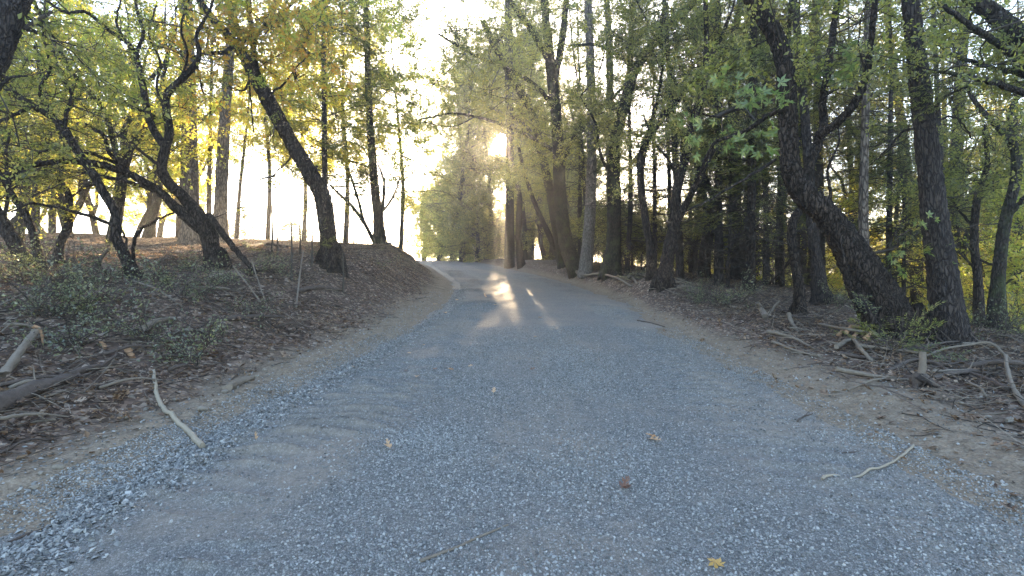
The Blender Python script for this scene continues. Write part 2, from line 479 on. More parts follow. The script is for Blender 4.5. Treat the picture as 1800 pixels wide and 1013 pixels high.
def add_sprays(mb, kind, pos, dirs, scale, flat=False, mi=0, twig_mi=1):
    """pos (n,3), dirs (n,3) outward, scale (n,)"""
    pos = np.asarray(pos, float).reshape(-1, 3); n = len(pos)
    if n == 0: return
    d = np.asarray(dirs, float).reshape(-1, 3); d = d / (np.linalg.norm(d, axis=1)[:, None] + 1e-9)
    upr = np.tile([0, 0, 1.], (n, 1)) + (rng.normal(0, .2, (n, 3)) if flat else rng.normal(0, .9, (n, 3)))
    y = np.cross(upr, d); y /= np.linalg.norm(y, axis=1)[:, None] + 1e-9
    z = np.cross(d, y)
    Rm = np.stack([d, y, z], 2) * np.asarray(scale).reshape(-1, 1, 1)
    clear = in_chink(pos)
    which = np.where(clear, -1, rng.integers(0, 6, n))
    for v in range(6):
        sel = np.where(which == v)[0]
        if len(sel) == 0: continue
        V, F, I = SPRAYS[kind][v]
        VV = np.einsum('nij,vj->nvi', Rm[sel], V) + pos[sel][:, None]
        FF = F[None] + (np.arange(len(sel)) * len(V))[:, None, None]
        II = np.where(I == 0, mi, twig_mi)
        mb.add(VV.reshape(-1, 3), FF.reshape(-1, 4), np.tile(II, len(sel)))

def branch_foliage(mb, lines, kind, n, lrange, zmin, zmax=99, sc=1.0, per=5, droop=0.0, tlo=.0, out_bias=None, bare=0.0, thick=.018, flat=False):
    """n side branches on the given 3-D polylines, each carrying sprays."""
    allp = []
    for L in lines:
        seg = np.linalg.norm(np.diff(L, axis=0), axis=1); s = np.concatenate([[0], np.cumsum(seg)])
        q = np.arange(0, s[-1], .12)
        allp.append(np.stack([np.interp(q, s, L[:, i]) for i in range(3)], 1))
    allp = np.concatenate(allp); allp = allp[(allp[:, 2] > zmin) & (allp[:, 2] < zmax)]
    if len(allp) == 0: return
    sp, sd, ss, bp, bd, bs = [], [], [], [], [], []
    for i in range(n):
        a = allp[rng.integers(0, len(allp))]
        th = rng.uniform(0, 2 * math.pi)
        d = np.array([math.cos(th), math.sin(th), rng.uniform(-.15, .55) - droop])
        if out_bias is not None: d += np.array(out_bias)
        ln = rng.uniform(*lrange)
        w = wander(a, d, ln, 6, .16, (0, 0, -droop * .12))
        if in_chink(w, .6).any(): continue
        add_tube(mb, w, np.linspace(thick * (.5 + ln * .25), .003, 7), 4, 1)
        isb = rng.random() < bare
        for q in range(per):
            t = rng.uniform(.25, 1) * 6; j = min(int(t), 5); pt = w[j] + (w[j + 1] - w[j]) * (t - j)
            dd = (w[j + 1] - w[j]) / (np.linalg.norm(w[j + 1] - w[j])) + rng.normal(0, .45 if not flat else .3, 3) * ([1, 1, .4] if flat else [1, 1, 1])
            (bp if isb else sp).append(pt); (bd if isb else sd).append(dd); (bs if isb else ss).append(sc * rng.uniform(.7, 1.25))
    if sp: add_sprays(mb, kind, sp, sd, ss, flat)
    if bp: add_sprays(mb, 'bare', bp, bd, bs, False, 1, 1)

def clump(mb, c, rad, n, kind, sc, anchor=None, flat=False):
    """n sprays filling an ellipsoid, tied by a thin branch to the anchor."""
    c = np.array(c, float); rad = np.broadcast_to(np.asarray(rad, float), (3,))
    u = unit(n) * (rng.random(n) ** .45)[:, None]
    pos = c + u * rad
    add_sprays(mb, kind, pos, u + rng.normal(0, .5, (n, 3)), sc * rng.uniform(.7, 1.25, n), flat)
    if anchor is not None:
        w = np.array([anchor, (np.array(anchor) + c) / 2 + rng.normal(0, .15, 3), c])
        add_tube(mb, spline(w, 5), np.linspace(.03, .012, 11), 5, 1)
        for i in range(0, n, 3):
            add_tube(mb, spline(np.array([c + rng.normal(0, .1, 3), (c + pos[i]) / 2 + rng.normal(0, .08, 3), pos[i]]), 3), np.linspace(.012, .004, 7), 3, 1)

CHINKS.append((np.array([0, 0, CAM_Z]), .36, .0165))
for _px, _py, _r in ((822, 500, .45), (845, 492, .4), (880, 478, .5), (925, 500, .3), (935, 540, .32), (940, 515, .3), (790, 560, .35), (800, 590, .3), (965, 478, .4), (985, 508, .25), (850, 520, .3), (905, 474, .5), (860, 600, .2)):
    CHINKS.append((ground_at(_px, _py), _r * .72, .0053))
# ------------------------------------------------------------------ ground sheet
def grow_lines(lo, a, b, hi, step, g=1.13):
    mid = list(np.arange(a, b + 1e-6, step))
    s, x, up = step, b, []
    while x < hi: s *= g; x += s; up.append(min(x, hi))
    s, x, dn = step, a, []
    while x > lo: s *= g; x -= s; dn.append(max(x, lo))
    return np.array(dn[::-1] + mid + up)
def ground_z(x, y):
    dl, dr = zone(x, y)
    return terrain(x, y) - (.09 + .012 * np.clip(y - 12, 0, 60)) * sstep((-np.maximum(dl, dr) - .12) / .4)
def build_ground():
    xs = grow_lines(-900, -11, 11, 900, .07); ys = grow_lines(-300, 1.2, 16, 1400, .07, 1.045)
    X, Y = np.meshgrid(xs, ys)
    Z = ground_z(X, Y)
    V = np.stack([X, Y, Z], -1).reshape(-1, 3)
    nx, ny = len(xs), len(ys)
    i, j = np.meshgrid(np.arange(ny - 1), np.arange(nx - 1), indexing='ij')
    F = np.stack([i * nx + j, i * nx + j + 1, (i + 1) * nx + j + 1, (i + 1) * nx + j], -1).reshape(-1, 4)
    mb = MB(); mb.add(V, F, 0, True)
    m, nt, out = new_mat("forest_soil")
    at = N(nt, "ShaderNodeAttribute", attribute_name="verge")
    geo = N(nt, "ShaderNodeNewGeometry"); pos = geo.outputs['Position']
    n1 = noise(nt, pos, .8, 5, .65); n2 = noise(nt, pos, 9, 5, .7); n3 = noise(nt, pos, 55, 4, .7)
    v = N(nt, "ShaderNodeTexVoronoi"); v.inputs['Scale'].default_value = 22; nt.links.new(pos, v.inputs['Vector'])
    sep = N(nt, "ShaderNodeSeparateColor"); nt.links.new(v.outputs['Color'], sep.inputs[0])
    soil = ramp(nt, math2(nt, 'MULTIPLY_ADD', n2, .6, math2(nt, 'MULTIPLY', n3, .4)), [(.3, (.035, .024, .018)), (.55, (.085, .056, .042)), (.75, (.15, .105, .08))])
    lit = ramp(nt, sep.outputs[0], [(0, (.06, .04, .03)), (.5, (.14, .09, .065)), (.85, (.24, .17, .125)), (1, (.34, .27, .21))])
    lm = ramp(nt, math2(nt, 'MULTIPLY_ADD', sep.outputs[1], .5, math2(nt, 'MULTIPLY', n1, .6)), [(.42, (0, 0, 0)), (.6, (1, 1, 1))])
    forest = mixc(nt, lm, soil, lit)
    dirt = ramp(nt, math2(nt, 'MULTIPLY_ADD', n3, .6, math2(nt, 'MULTIPLY', n2, .4)), [(.34, (.085, .062, .043)), (.5, (.185, .138, .098)), (.68, (.30, .235, .17))])
    e = math2(nt, 'ADD', at.outputs['Fac'], math2(nt, 'MULTIPLY_ADD', n1, 1.1, -.55))
    e = math2(nt, 'ADD', e, math2(nt, 'MULTIPLY_ADD', n2, .5, -.25))
    em = ramp(nt, e, [(.45, (0, 0, 0)), (.95, (1, 1, 1))])
    col = mixc(nt, em, dirt, forest)
    b = N(nt, "ShaderNodeBsdfPrincipled"); nt.links.new(col, b.inputs['Base Color'])
    b.inputs['Roughness'].default_value = .95; b.inputs['Specular IOR Level'].default_value = .1
    bp = N(nt, "ShaderNodeBump"); bp.inputs['Strength'].default_value = .8; bp.inputs['Distance'].default_value = .02
    nt.links.new(math2(nt, 'ADD', math2(nt, 'MULTIPLY', n3, .6), math2(nt, 'MULTIPLY', v.outputs['Distance'], 1.2)), bp.inputs['Height'])
    nt.links.new(bp.outputs[0], b.inputs['Normal']); nt.links.new(b.outputs[0], out.inputs[0])
    me = mb.mesh("ground", [m])
    dl, dr = zone(X.ravel(), Y.ravel())
    # bare dirt reaches further out on the right-hand side and is narrow on the left
    d = np.where(dl > dr, dl / .95, dr / 1.6 * np.interp(Y.ravel(), [5, 13], [1, 3.2]))
    a = me.attributes.new("verge", 'FLOAT', 'POINT'); a.data.foreach_set("value", np.clip(d, -1, 3).astype(np.float32))
    tag(link("ground", me), kind='structure')
build_ground()

# ------------------------------------------------------------------ gravel road
def road_z(x, y):
    c = xc(y); t = (x - c) * HW / hw(y)
    z = terrain(x, y, False) - .07 * np.exp(-((c - hw(y) - x - .25) / .22) ** 2) * (y < 30)
    base = z + .035 * (1 - (t / HW) ** 2)
    # crawler marks across the left wheel track, fading with distance
    w = np.exp(-((t + 1.75 + .12 * np.sin(y * .8)) / .52) ** 4)
    ph = (y + .10 * t + .02 * np.sin(3 * y) + .07 * vnoise(x, y, 1.7, 33) + .02 * vnoise(x, y, 7, 34)) * 2 * math.pi / .21
    patch = np.clip(.5 + .9 * vnoise(x, y, 1.1, 31) + .5 * vnoise(x, y, 5, 35), 0, 1.2)
    base = base + w * patch * .09 * (np.exp(-((ph / 2 / math.pi % 1 - .5) / .15) ** 2) - .28)
    w2 = np.exp(-((t - 1.95) / .42) ** 4)
    base = base + w2 * patch * .045 * (np.exp(-((ph / 2 / math.pi % 1 - .5) / .16) ** 2) - .28)
    # shallow ruts and small waves
    base = base - .022 * np.exp(-((t + 1.0) / .3) ** 2) - .018 * np.exp(-((t - 1.05) / .35) ** 2)
    base = base + .012 * fbm(x, y, 1.3, 3, 40) + .004 * fbm(x, y, 12, 2, 41)
    # ridge of loose gravel thrown to the left edge
    base = base + .035 * np.exp(-((t + 2.35 + .08 * vnoise(y, y, .7, 3)) / .09) ** 2) * np.clip(.6 + vnoise(x, y, 3, 5), 0, 1)
    edge = np.abs(t) - (HW - .16) + .26 * vnoise(x, y, 1.1, 22) + .14 * vnoise(x, y, 6, 23)
    return base - .10 * sstep(edge / .35)
def build_road():
    ys = np.concatenate([np.arange(-6, 1.0, .25), np.arange(1.0, 13, .022), np.arange(13, 30, .08), np.arange(30, 75, .3)])
    ts = np.linspace(-HW - .25, HW + .25, 150)
    Yg, T = np.meshgrid(ys, ts, indexing='ij')
    X = xc(Yg) + T * hw(Yg) / HW
    Z = road_z(X, Yg)
    V = np.stack([X, Yg, Z], -1).reshape(-1, 3)
    nx, ny = len(ts), len(ys)
    i, j = np.meshgrid(np.arange(ny - 1), np.arange(nx - 1), indexing='ij')
    F = np.stack([i * nx + j, i * nx + j + 1, (i + 1) * nx + j + 1, (i + 1) * nx + j], -1).reshape(-1, 4)
    mb = MB(); mb.add(V, F, 0, True)
    m, nt, out = new_mat("crushed_gravel")
    geo = N(nt, "ShaderNodeNewGeometry"); pos = geo.outputs['Position']
    at = N(nt, "ShaderNodeAttribute", attribute_name="across")
    v = N(nt, "ShaderNodeTexVoronoi"); v.inputs['Scale'].default_value = 85; nt.links.new(pos, v.inputs['Vector'])
    ve = N(nt, "ShaderNodeTexVoronoi", feature='DISTANCE_TO_EDGE'); ve.inputs['Scale'].default_value = 85; nt.links.new(pos, ve.inputs['Vector'])
    sep = N(nt, "ShaderNodeSeparateColor"); nt.links.new(v.outputs['Color'], sep.inputs[0])
    stone = ramp(nt, sep.outputs[0], [(0, (.10, .094, .086)), (.4, (.155, .146, .135)), (.8, (.205, .193, .178)), (1, (.30, .28, .255))])
    gap = ramp(nt, ve.outputs['Distance'], [(0, (.2, .2, .2)), (.2, (1, 1, 1))])
    mul = N(nt, "ShaderNodeMix", data_type='RGBA', blend_type='MULTIPLY'); mul.inputs[0].default_value = .8
    nt.links.new(stone, mul.inputs[6]); nt.links.new(gap, mul.inputs[7])
    n1 = noise(nt, pos, .7, 4, .6); n2 = noise(nt, pos, 5, 4, .65); n4 = noise(nt, pos, 30, 3, .7)
    fines = ramp(nt, n4, [(.3, (.15, .115, .085)), (.7, (.27, .21, .16))])
    # brown fines show along the packed bands and edges
    ab = math2(nt, 'ABSOLUTE', at.outputs['Fac'])
    bands = math2(nt, 'MULTIPLY', math2(nt, 'SINE', math2(nt, 'MULTIPLY_ADD', at.outputs['Fac'], 9.0, .6)), .08)
    ed = ramp(nt, ab, [(.82, (0, 0, 0)), (1.0, (1, 1, 1))])
    f = math2(nt, 'ADD', math2(nt, 'ADD', bands, math2(nt, 'MULTIPLY', ed, .12)), math2(nt, 'MULTIPLY_ADD', n1, 1.15, math2(nt, 'MULTIPLY_ADD', n2, .6, -.53)))
    fm = ramp(nt, f, [(.3, (.08, .08, .08)), (.68, (.8, .8, .8))])
    col = mixc(nt, fm, mul.outputs[2], fines)
    b = N(nt, "ShaderNodeBsdfPrincipled"); nt.links.new(col, b.inputs['Base Color'])
    b.inputs['Roughness'].default_value = .8; b.inputs['Specular IOR Level'].default_value = .3
    bp = N(nt, "ShaderNodeBump"); bp.inputs['Strength'].default_value = .7; bp.inputs['Distance'].default_value = .008
    nt.links.new(math2(nt, 'MULTIPLY', ve.outputs['Distance'], 1.6), bp.inputs['Height'])
    nt.links.new(bp.outputs[0], b.inputs['Normal']); nt.links.new(b.outputs[0], out.inputs[0])
    me = mb.mesh("gravel_road", [m])
    a = me.attributes.new("across", 'FLOAT', 'POINT'); a.data.foreach_set("value", (T.ravel() / HW).astype(np.float32))
    tag(link("gravel_road", me), kind='structure')
build_road()

def surf(x, y):
    """height of what one stands on (road or ground)."""
    return np.maximum(road_z(x, y), ground_z(x, y))

ICO = None
def stones_mesh(x, y, size, mb, sub=True, mi=0, sink=.3, flat=.6):
    if sub:
        t = (1 + 5 ** .5) / 2
        B = np.array([[-1, t, 0], [1, t, 0], [-1, -t, 0], [1, -t, 0], [0, -1, t], [0, 1, t], [0, -1, -t], [0, 1, -t], [t, 0, -1], [t, 0, 1], [-t, 0, -1], [-t, 0, 1]]) / 1.9
        F = np.array([[0, 11, 5], [0, 5, 1], [0, 1, 7], [0, 7, 10], [0, 10, 11], [1, 5, 9], [5, 11, 4], [11, 10, 2], [10, 7, 6], [7, 1, 8], [3, 9, 4], [3, 4, 2], [3, 2, 6], [3, 6, 8], [3, 8, 9], [4, 9, 5], [2, 4, 11], [6, 2, 10], [8, 6, 7], [9, 8, 1]])
    else:
        B = np.array([[1, 0, 0], [0, 1, 0], [-1, 0, 0], [0, -1, 0], [.2, .1, 1], [0, 0, -1.]])
        F = np.array([[0, 1, 4], [1, 2, 4], [2, 3, 4], [3, 0, 4]])
    n = len(x)
    V = B[None] * (1 + rng.normal(0, .2, (n, len(B), 1))) * np.stack([rng.uniform(.75, 1.3, n), rng.uniform(.6, 1, n), rng.uniform(flat * .6, flat * 1.3, n)], 1)[:, None] * (size / 2)[:, None, None]
    q = rng.normal(size=(n, 4)); q[:, 1:3] *= .35; q /= np.linalg.norm(q, axis=1)[:, None]
    w, a, b, c = q.T
    Rm = np.stack([1 - 2 * (b * b + c * c), 2 * (a * b - c * w), 2 * (a * c + b * w), 2 * (a * b + c * w), 1 - 2 * (a * a + c * c), 2 * (b * c - a * w), 2 * (a * c - b * w), 2 * (b * c + a * w), 1 - 2 * (a * a + b * b)], 1).reshape(n, 3, 3)
    V = np.einsum('nij,nvj->nvi', Rm, V) + np.stack([x, y, surf(x, y) + size * flat * (.5 - sink)], 1)[:, None]
    FF = (F[None] + (np.arange(n) * len(B))[:, None, None]).reshape(-1, 3)
    mb.add(V.reshape(-1, 3), FF, mi)
def lane(x, y):
    """how much loose stone lies there: little in the rolled wheel lanes"""
    t = (x - xc(y)) * HW / hw(y)
    k = np.clip(.75 + .7 * vnoise(x, y, 1.5, 50), .2, 1)
    return k * (1 - .9 * np.exp(-((t + 1.75) / .62) ** 4)) * (1 - .6 * np.exp(-((t - 1.75) / .5) ** 4)) * (1 - .45 * np.exp(-((t + .1) / .3) ** 2))
def build_gravel():
    mb = MB()
    n = 150000
    y = rng.uniform(1.3, 4.2, n); x = rng.uniform(-1.06, 1.06, n) * hw(y) + xc(y)
    keep = (rng.random(n) < lane(x, y)) & (np.abs(x) < y * 1.06 + .2)
    x, y = x[keep], y[keep]
    stones_mesh(x, y, rng.uniform(.007, .018, len(x)) * rng.uniform(.8, 1.25, len(x)), mb, True)
    n = 170000
    y = rng.uniform(4.2, 9.5, n); x = rng.uniform(-1.06, 1.06, n) * hw(y) + xc(y)
    keep = rng.random(n) < lane(x, y) * np.clip((10 - y) / 3, 0, 1)
    x, y = x[keep], y[keep]
    stones_mesh(x, y, rng.uniform(.009, .021, len(x)), mb, False)
    # loose stones in the ridge at the left edge and strewn over both verges
    n = 9000
    y = 1.5 + 16 * rng.random(n) ** 1.5; x = xc(y) - 2.38 * hw(y) / HW + rng.normal(0, .13, n)
    stones_mesh(x, y, rng.uniform(.012, .04, n), mb, False)
    n = 5000
    y = 1.5 + 14 * rng.random(n) ** 1.4; side = rng.random(n) < .5
    x = xc(y) + np.where(side, -hw(y) - np.abs(rng.normal(0, .45, n)), hw(y) + np.abs(rng.normal(0, 1.0, n)))
    stones_mesh(x, y, rng.uniform(.01, .035, n), mb, False)
    tag(link("loose_gravel", mb.mesh("loose_gravel", ['gravel'])), 'blue grey crushed gravel lying loose over the road', None, None, 'stuff')
build_gravel()

# ------------------------------------------------------------------ litter (stuff)
def slope_pts(n, xr, yr, pw=1.6):
    y = yr[0] + (yr[1] - yr[0]) * rng.random(n) ** pw
    x = rng.uniform(xr[0], xr[1], n)
    return x, y
def build_litter():
    mb = MB()
    for side in (-1, 1):
        n = 95000 if side < 0 else 60000
        y = 1.6 + 27 * rng.random(n) ** 1.7
        d = np.abs(rng.gamma(1.9, 2.3 if side < 0 else 1.9, n)) - .25
        x = xc(y) + side * (hw(y) + d)
        p = np.clip((d - .3) / (1.0 if side < 0 else 1.5), .03, 1) * np.clip(.75 + .7 * fbm(x, y, .9, 2, 70), .1, 1)
        p = np.maximum(p, .10 * (side > 0)); k = (rng.random(n) < p) & (np.abs(x) < y * 1.08 + .8)
        x, y = x[k], y[k]; n = len(x)
        z = surf(x, y)
        pos = np.stack([x, y, z + rng.uniform(.004, .035, n)], 1)
        ax = unit(n) * [1, 1, .35]; nr = unit(n) * .55 + [0, 0, 1]
        s = rng.uniform(.025, .065, n)
        V, F = leaf_quads(pos, ax, nr, s, s * rng.uniform(.4, .75, n), .2)
        mb.add(V, F, 0)
        # larger lobed leaves close to the camera
        m = rng.integers(0, n, n // 9); m = m[(y[m] < 9)]
        V, F = lobed(pos[m] + [0, 0, .01], ax[m], nr[m], rng.uniform(.07, .13, len(m)), 'oak')
        mb.add(V, F, 0)
    tag(link("leaf_litter", mb.mesh("leaf_litter", ['litter'])), 'dry brown leaves carpeting both verges under the trees', None, None, 'stuff')
    mb = MB()
    for side, n in ((-1, 7000), (1, 9000)):
        y = 1.6 + 22 * rng.random(n) ** 1.5
        d = np.abs(rng.gamma(2.0, 1.7, n)) + .4
        x = xc(y) + side * (hw(y) + d)
        for i in range(n):
            if abs(x[i]) > y[i] * 1.05 + .6 or rng.random() > (d[i] / 1.6): continue
            ln = rng.uniform(.08, .6) * (1 if rng.random() < .85 else 2); th = rng.uniform(0, math.pi) if rng.random() < .5 else rng.normal(0, .5)
            q = wander((x[i], y[i], 0), (math.cos(th), math.sin(th), 0), ln, 3, .25)
            q[:, 2] = surf(q[:, 0], q[:, 1]) + np.linspace(.006, .006 + rng.uniform(0, .09) * (3 if rng.random() < .12 else 1), 4)
            add_tube(mb, q, np.linspace(1, .5, 4) * rng.uniform(.0025, .008), 3, 0 if rng.random() < .5 else 1)
    tag(link("twig_litter", mb.mesh("twig_litter", ['dead_wood', 'dark_wood'])), 'small broken twigs strewn over both verges', None, None, 'stuff')
    # low green ground cover on the left bank and a little on the right
    mb = MB()
    for side, n in ((-1, 100), (1, 60)):
        y = 3.2 + 18 * rng.random(n) ** 1.1
        d = np.abs(rng.gamma(3.2, 1.35, n)) + (.9 if side < 0 else 2.6)
        x = xc(y) + side * (hw(y) + d)
        k = fbm(x, y, .6, 2, 90) > (-.15 if side < 0 else .1)
        x, y = x[k], y[k]
        add_sprays(mb, 'shrub', np.stack([x, y, surf(x, y) + .03], 1), unit(len(x)) * [1, 1, .3] + [0, 0, .45], rng.uniform(.35, .7, len(x)))
    tag(link("ground_cover", mb.mesh("ground_cover", ['shrub_leaf', 'twig'])), 'low dark green seedlings and creeping leaves on the banks', None, None, 'stuff')
build_litter()

# ------------------------------------------------------------------ trees traced from the place
LAND = []
def to_line(pts, D0, D1):
    p = np.array([q[:2] for q in pts], float)
    s = np.concatenate([[0], np.cumsum(np.linalg.norm(np.diff(p, axis=0), axis=1))]); s /= s[-1]
    return np.array([P(a, b, D0 + (D1 - D0) * t) for (a, b), t in zip(p, s)])
def hero(name, label, cat, trunk, D=None, limbs=(), bark='bark_dark', fol=(), clumps=(), top=None, lean=0.0, k=10, flare=1.35, group=None, crown_mats=None, rough=.14, D1=None, noground=False):
    if D is None:
        g = ground_at(trunk[0][0], trunk[0][1]); D = 25 if g is None else g[1]
    D1 = D if D1 is None else D1
    L = to_line(trunk, D, D1)
    rad = np.array([q[2] for q in trunk]) / 2 / 900 * L[:, 1]
    if not noground:
        gz = tz(L[0][0], L[0][1])
        if L[0][2] - gz > .25: L = np.vstack([[L[0][0] * 1.0, L[0][1], gz - .12], L]); rad = np.concatenate([[rad[0] * 1.15], rad])
        else: L[0][2] = gz - .12
    if D > 20: flare = min(flare, 1.12)
    rad[0] *= flare; fr = flare - .35
    if top:
        d = L[-1] - L[-2]; d /= np.linalg.norm(d); p = L[-1]; r = rad[-1]; ext = []
        n = max(2, int((top - p[2]) / 1.8)); r0 = r
        for i in range(n):
            d = d * .8 + np.array([rng.normal(0, .06), rng.normal(0, .06), .35]); d /= np.linalg.norm(d)
            p = p + d * (top - L[-1][2]) / n / max(.5, d[2]); r = r0 * (1 - .85 * (i + 1) / n); ext.append((p, r))
        L = np.vstack([L, [e[0] for e in ext]]); rad = np.concatenate([rad, [max(.01, e[1]) for e in ext]])
    S = spline(np.column_stack([L, rad]), 6)
    base = np.array([S[0][0], S[0][1], S[0][2] + .12])
    root = thing(name, base, label, cat, group)
    if D < 14 and S[0][3] > .07: k = max(k, 20); S = spline(np.column_stack([L, rad]), 14)
    mb = MB(); add_tube(mb, S[:, :3], np.maximum(S[:, 3], .006), k, 0, rough, True)
    if S[0][3] > .16 and D < 20 and not noground:      # root flare
        r0 = S[4][3] * fr; th0 = rng.uniform(0, 6.28)
        for i in range(5):
            th = th0 + i * 1.257 + rng.uniform(-.3, .3); c, s_ = math.cos(th), math.sin(th)
            q = np.array([[c * r0 * .45, s_ * r0 * .45, r0 * 1.9], [c * r0 * .8, s_ * r0 * .8, r0 * .9], [c * r0 * 1.1, s_ * r0 * 1.1, r0 * .25], [c * r0 * 1.45, s_ * r0 * 1.45, -.05], [c * r0 * 1.8, s_ * r0 * 1.8, -.2]])
            q = spline(q, 4); q[:, :2] += base[:2]; q[:, 2] += np.maximum(terrain(q[:, 0], q[:, 1]), base[2] - 1)
            add_tube(mb, q, np.interp(np.linspace(0, 4, len(q)), [0, 1, 2, 3, 4], [r0 * .3, r0 * .42, r0 * .36, r0 * .2, r0 * .06]), 8, 0, rough)
    link('trunk', mb.mesh('trunk', [bark], base), root)
    lines = [S[:, :3]]
    for lb in limbs:
        pts, w0, w1 = lb[0], lb[1], lb[2]
        d0 = D + (lb[3] if len(lb) > 3 else 0); d1 = D + (lb[4] if len(lb) > 4 else 0)
        q = to_line(pts, d0, d1)
        w = np.linspace(w0, w1, len(q)) / 2 / 900 * q[:, 1]
        q2 = spline(np.column_stack([q, w]), 6)
        if len(q2) > 8: q2[2:-1, :3] += rng.normal(0, .006, (len(q2) - 3, 3))
        mb = MB(); add_tube(mb, q2[:, :3], np.maximum(q2[:, 3], .003), 7 if w0 > 8 else 5, 0, rough, True)
        link('limb', mb.mesh('limb', [bark], base), root)
        lines.append(q2[:, :3])
    mb = MB(); mats = []
    kinds = []
    for f in list(fol) + list(clumps):
        kd = f[0] if isinstance(f[0], str) else f[5]
        if kd not in kinds: kinds.append(kd)
    if kinds:
        for kd in kinds:
            sub = MB()
            for f in fol:
                if f[0] == kd: branch_foliage(sub, lines, *f[:4], **(f[4] if len(f) > 4 else {}))
            for c in clumps:
                if c[5] == kd:
                    ctr = P(c[0], c[1], c[2]); al = np.concatenate(lines); a = al[np.argmin(np.linalg.norm(al - ctr, axis=1))]
                    clump(sub, ctr, c[3], c[4], kd, c[6] if len(c) > 6 else 1.0, a, kd == 'fir')
            off = len(mats)
            mats += [LEAFM[kd], 'twig']
            for V, F, I, Sx in zip(sub.V, sub.F, sub.I, sub.S):
                pass
            if sub.V:
                V = np.concatenate(sub.V); mbn = mb.n
                start = 0
                mb.V.append(V)
                for F, I, Sx in zip(sub.F, sub.I, sub.S):
                    mb.F.append(F + mbn); mb.I.append(I + off); mb.S.append(Sx)
                mb.n += len(V)
        if mb.V: link('crown', mb.mesh('crown', mats, base), root)
    return root, lines
# ---- left bank
hero('madrone_tree', 'dark twisting multi-stemmed madrone on the left bank, one limb arching low leftward', 'tree',
     [(380, 472, 30), (372, 440, 28), (365, 408, 28), (345, 375, 24), (321, 345, 18), (296, 321, 17), (285, 296, 16), (291, 261, 15), (298, 232, 14), (293, 197, 13), (293, 168, 12), (316, 143, 11), (340, 118, 10), (350, 94, 8), (345, 64, 6), (355, 42, 5), (372, 10, 4), (380, -40, 4)],
     limbs=[([(291, 262), (266, 222), (257, 187), (249, 143), (242, 113), (239, 94)], 14, 9, 0, .3),
            ([(239, 94), (222, 74), (197, 57), (173, 37), (148, 20), (118, 22), (89, 5), (60, -30)], 8, 4, .3, -.6),
            ([(239, 94), (252, 60), (245, 30), (238, 0), (242, -40)], 7, 4, .3, 1),
            ([(362, 412), (321, 378), (286, 342), (247, 316), (207, 298), (163, 287), (113, 283), (64, 289), (30, 303), (14, 326)], 18, 6, 0, -1.2),
            ([(325, 372), (276, 335), (222, 303), (192, 268), (182, 237), (148, 217)], 10, 4, -.1, -1.0),
            ([(247, 316), (200, 285), (150, 268), (100, 262), (60, 270)], 7, 3, -.3, -1.4),
            ([(286, 342), (230, 322), (150, 305), (95, 300), (40, 320), (0, 350)], 8, 3, -.2, .6),
            ([(450, 479), (428, 455), (408, 432), (385, 402), (366, 378)], 9, 12, -.9, 0),
            ([(284, 290), (266, 281), (237, 257), (217, 242), (190, 240), (160, 228)], 6, 3, 0, .7),
            ([(254, 197), (217, 183), (173, 170), (150, 178)], 6, 3, .1, -.4),
            ([(293, 197), (275, 150), (282, 110), (262, 60), (275, 10)], 5, 3, 0, .8),
            ([(316, 143), (330, 95), (318, 50), (332, 0)], 5, 3, 0, -.7),
            ([(222, 74), (205, 40), (212, 0)], 5, 3, .2, .2)],
     fol=[('oak', 12, (.5, 1.1), 4.6, dict(per=3, sc=.8, bare=.35)), ('bare', 46, (.4, 1.1), 2.6, dict(per=3, sc=.8))], top=7.5)
hero('madrone_tree', 'slender dark madrone with smooth stem bending left in the low gap of the bank', 'tree',
     [(243, 490, 20), (217, 444, 17), (205, 419, 16), (203, 375, 15), (183, 340, 14), (158, 296, 13), (133, 261, 13), (113, 227, 13), (94, 207, 12), (59, 187, 11), (30, 168, 10), (0, 148, 9), (-50, 128, 8)],
     limbs=[([(113, 227), (118, 197), (125, 165), (112, 143), (100, 110), (92, 80)], 8, 3, 0, .5),
            ([(197, 395), (158, 380), (123, 370), (59, 358), (20, 372)], 7, 3, 0, -.5),
            ([(92, 207), (70, 160), (88, 120), (75, 60), (80, 0)], 6, 3, 0, -.6),
            ([(236, 478), (235, 430), (246, 405), (268, 392), (300, 376), (318, 374)], 7, 3, 0, -.3),
            ([(217, 444), (222, 425), (212, 400), (206, 380)], 5, 3, 0, .3),
            ([(59, 187), (30, 200), (0, 215), (-40, 240)], 7, 4, 0, -.5),
            ([(30, 168), (15, 140), (0, 135), (-30, 136)], 6, 4, 0, .5)],
     fol=[('bare', 26, (.4, 1.0), 2.8, dict(per=3, sc=.8)), ('oak', 16, (.5, 1.1), 3.6, dict(per=3, sc=.8))])
hero('madrone_tree', 'thin wavy dark stem standing just left of the smooth madrone', 'tree',
     [(102, 462, 15), (106, 430, 14), (121, 395, 13), (121, 345, 11), (106, 316, 9), (110, 276, 8), (107, 237, 7), (92, 200, 6), (75, 150, 5), (60, 80, 4)],
     limbs=[([(121, 350), (150, 330), (172, 322), (190, 300)], 4, 2, 0, .3), ([(110, 276), (85, 255), (50, 250), (20, 235)], 5, 2, 0, -.4)],
     fol=[('bare', 14, (.3, .8), 2.6, dict(per=3, sc=.7)), ('oak', 8, (.4, .9), 3.5, dict(per=3, sc=.7))])
hero('madrone_tree', 'short leaning dark stem rising from the brush near the left end of the bank', 'tree',
     [(77, 470, 14), (64, 433, 13), (55, 400, 12), (41, 370, 11), (25, 348, 10), (12, 326, 9), (-10, 290, 8), (-30, 240, 7)],
     limbs=[([(41, 370), (52, 350), (80, 335), (112, 322)], 4, 2, 0, .4)],
     fol=[('bare', 12, (.3, .8), 2.2, dict(per=3, sc=.7))])
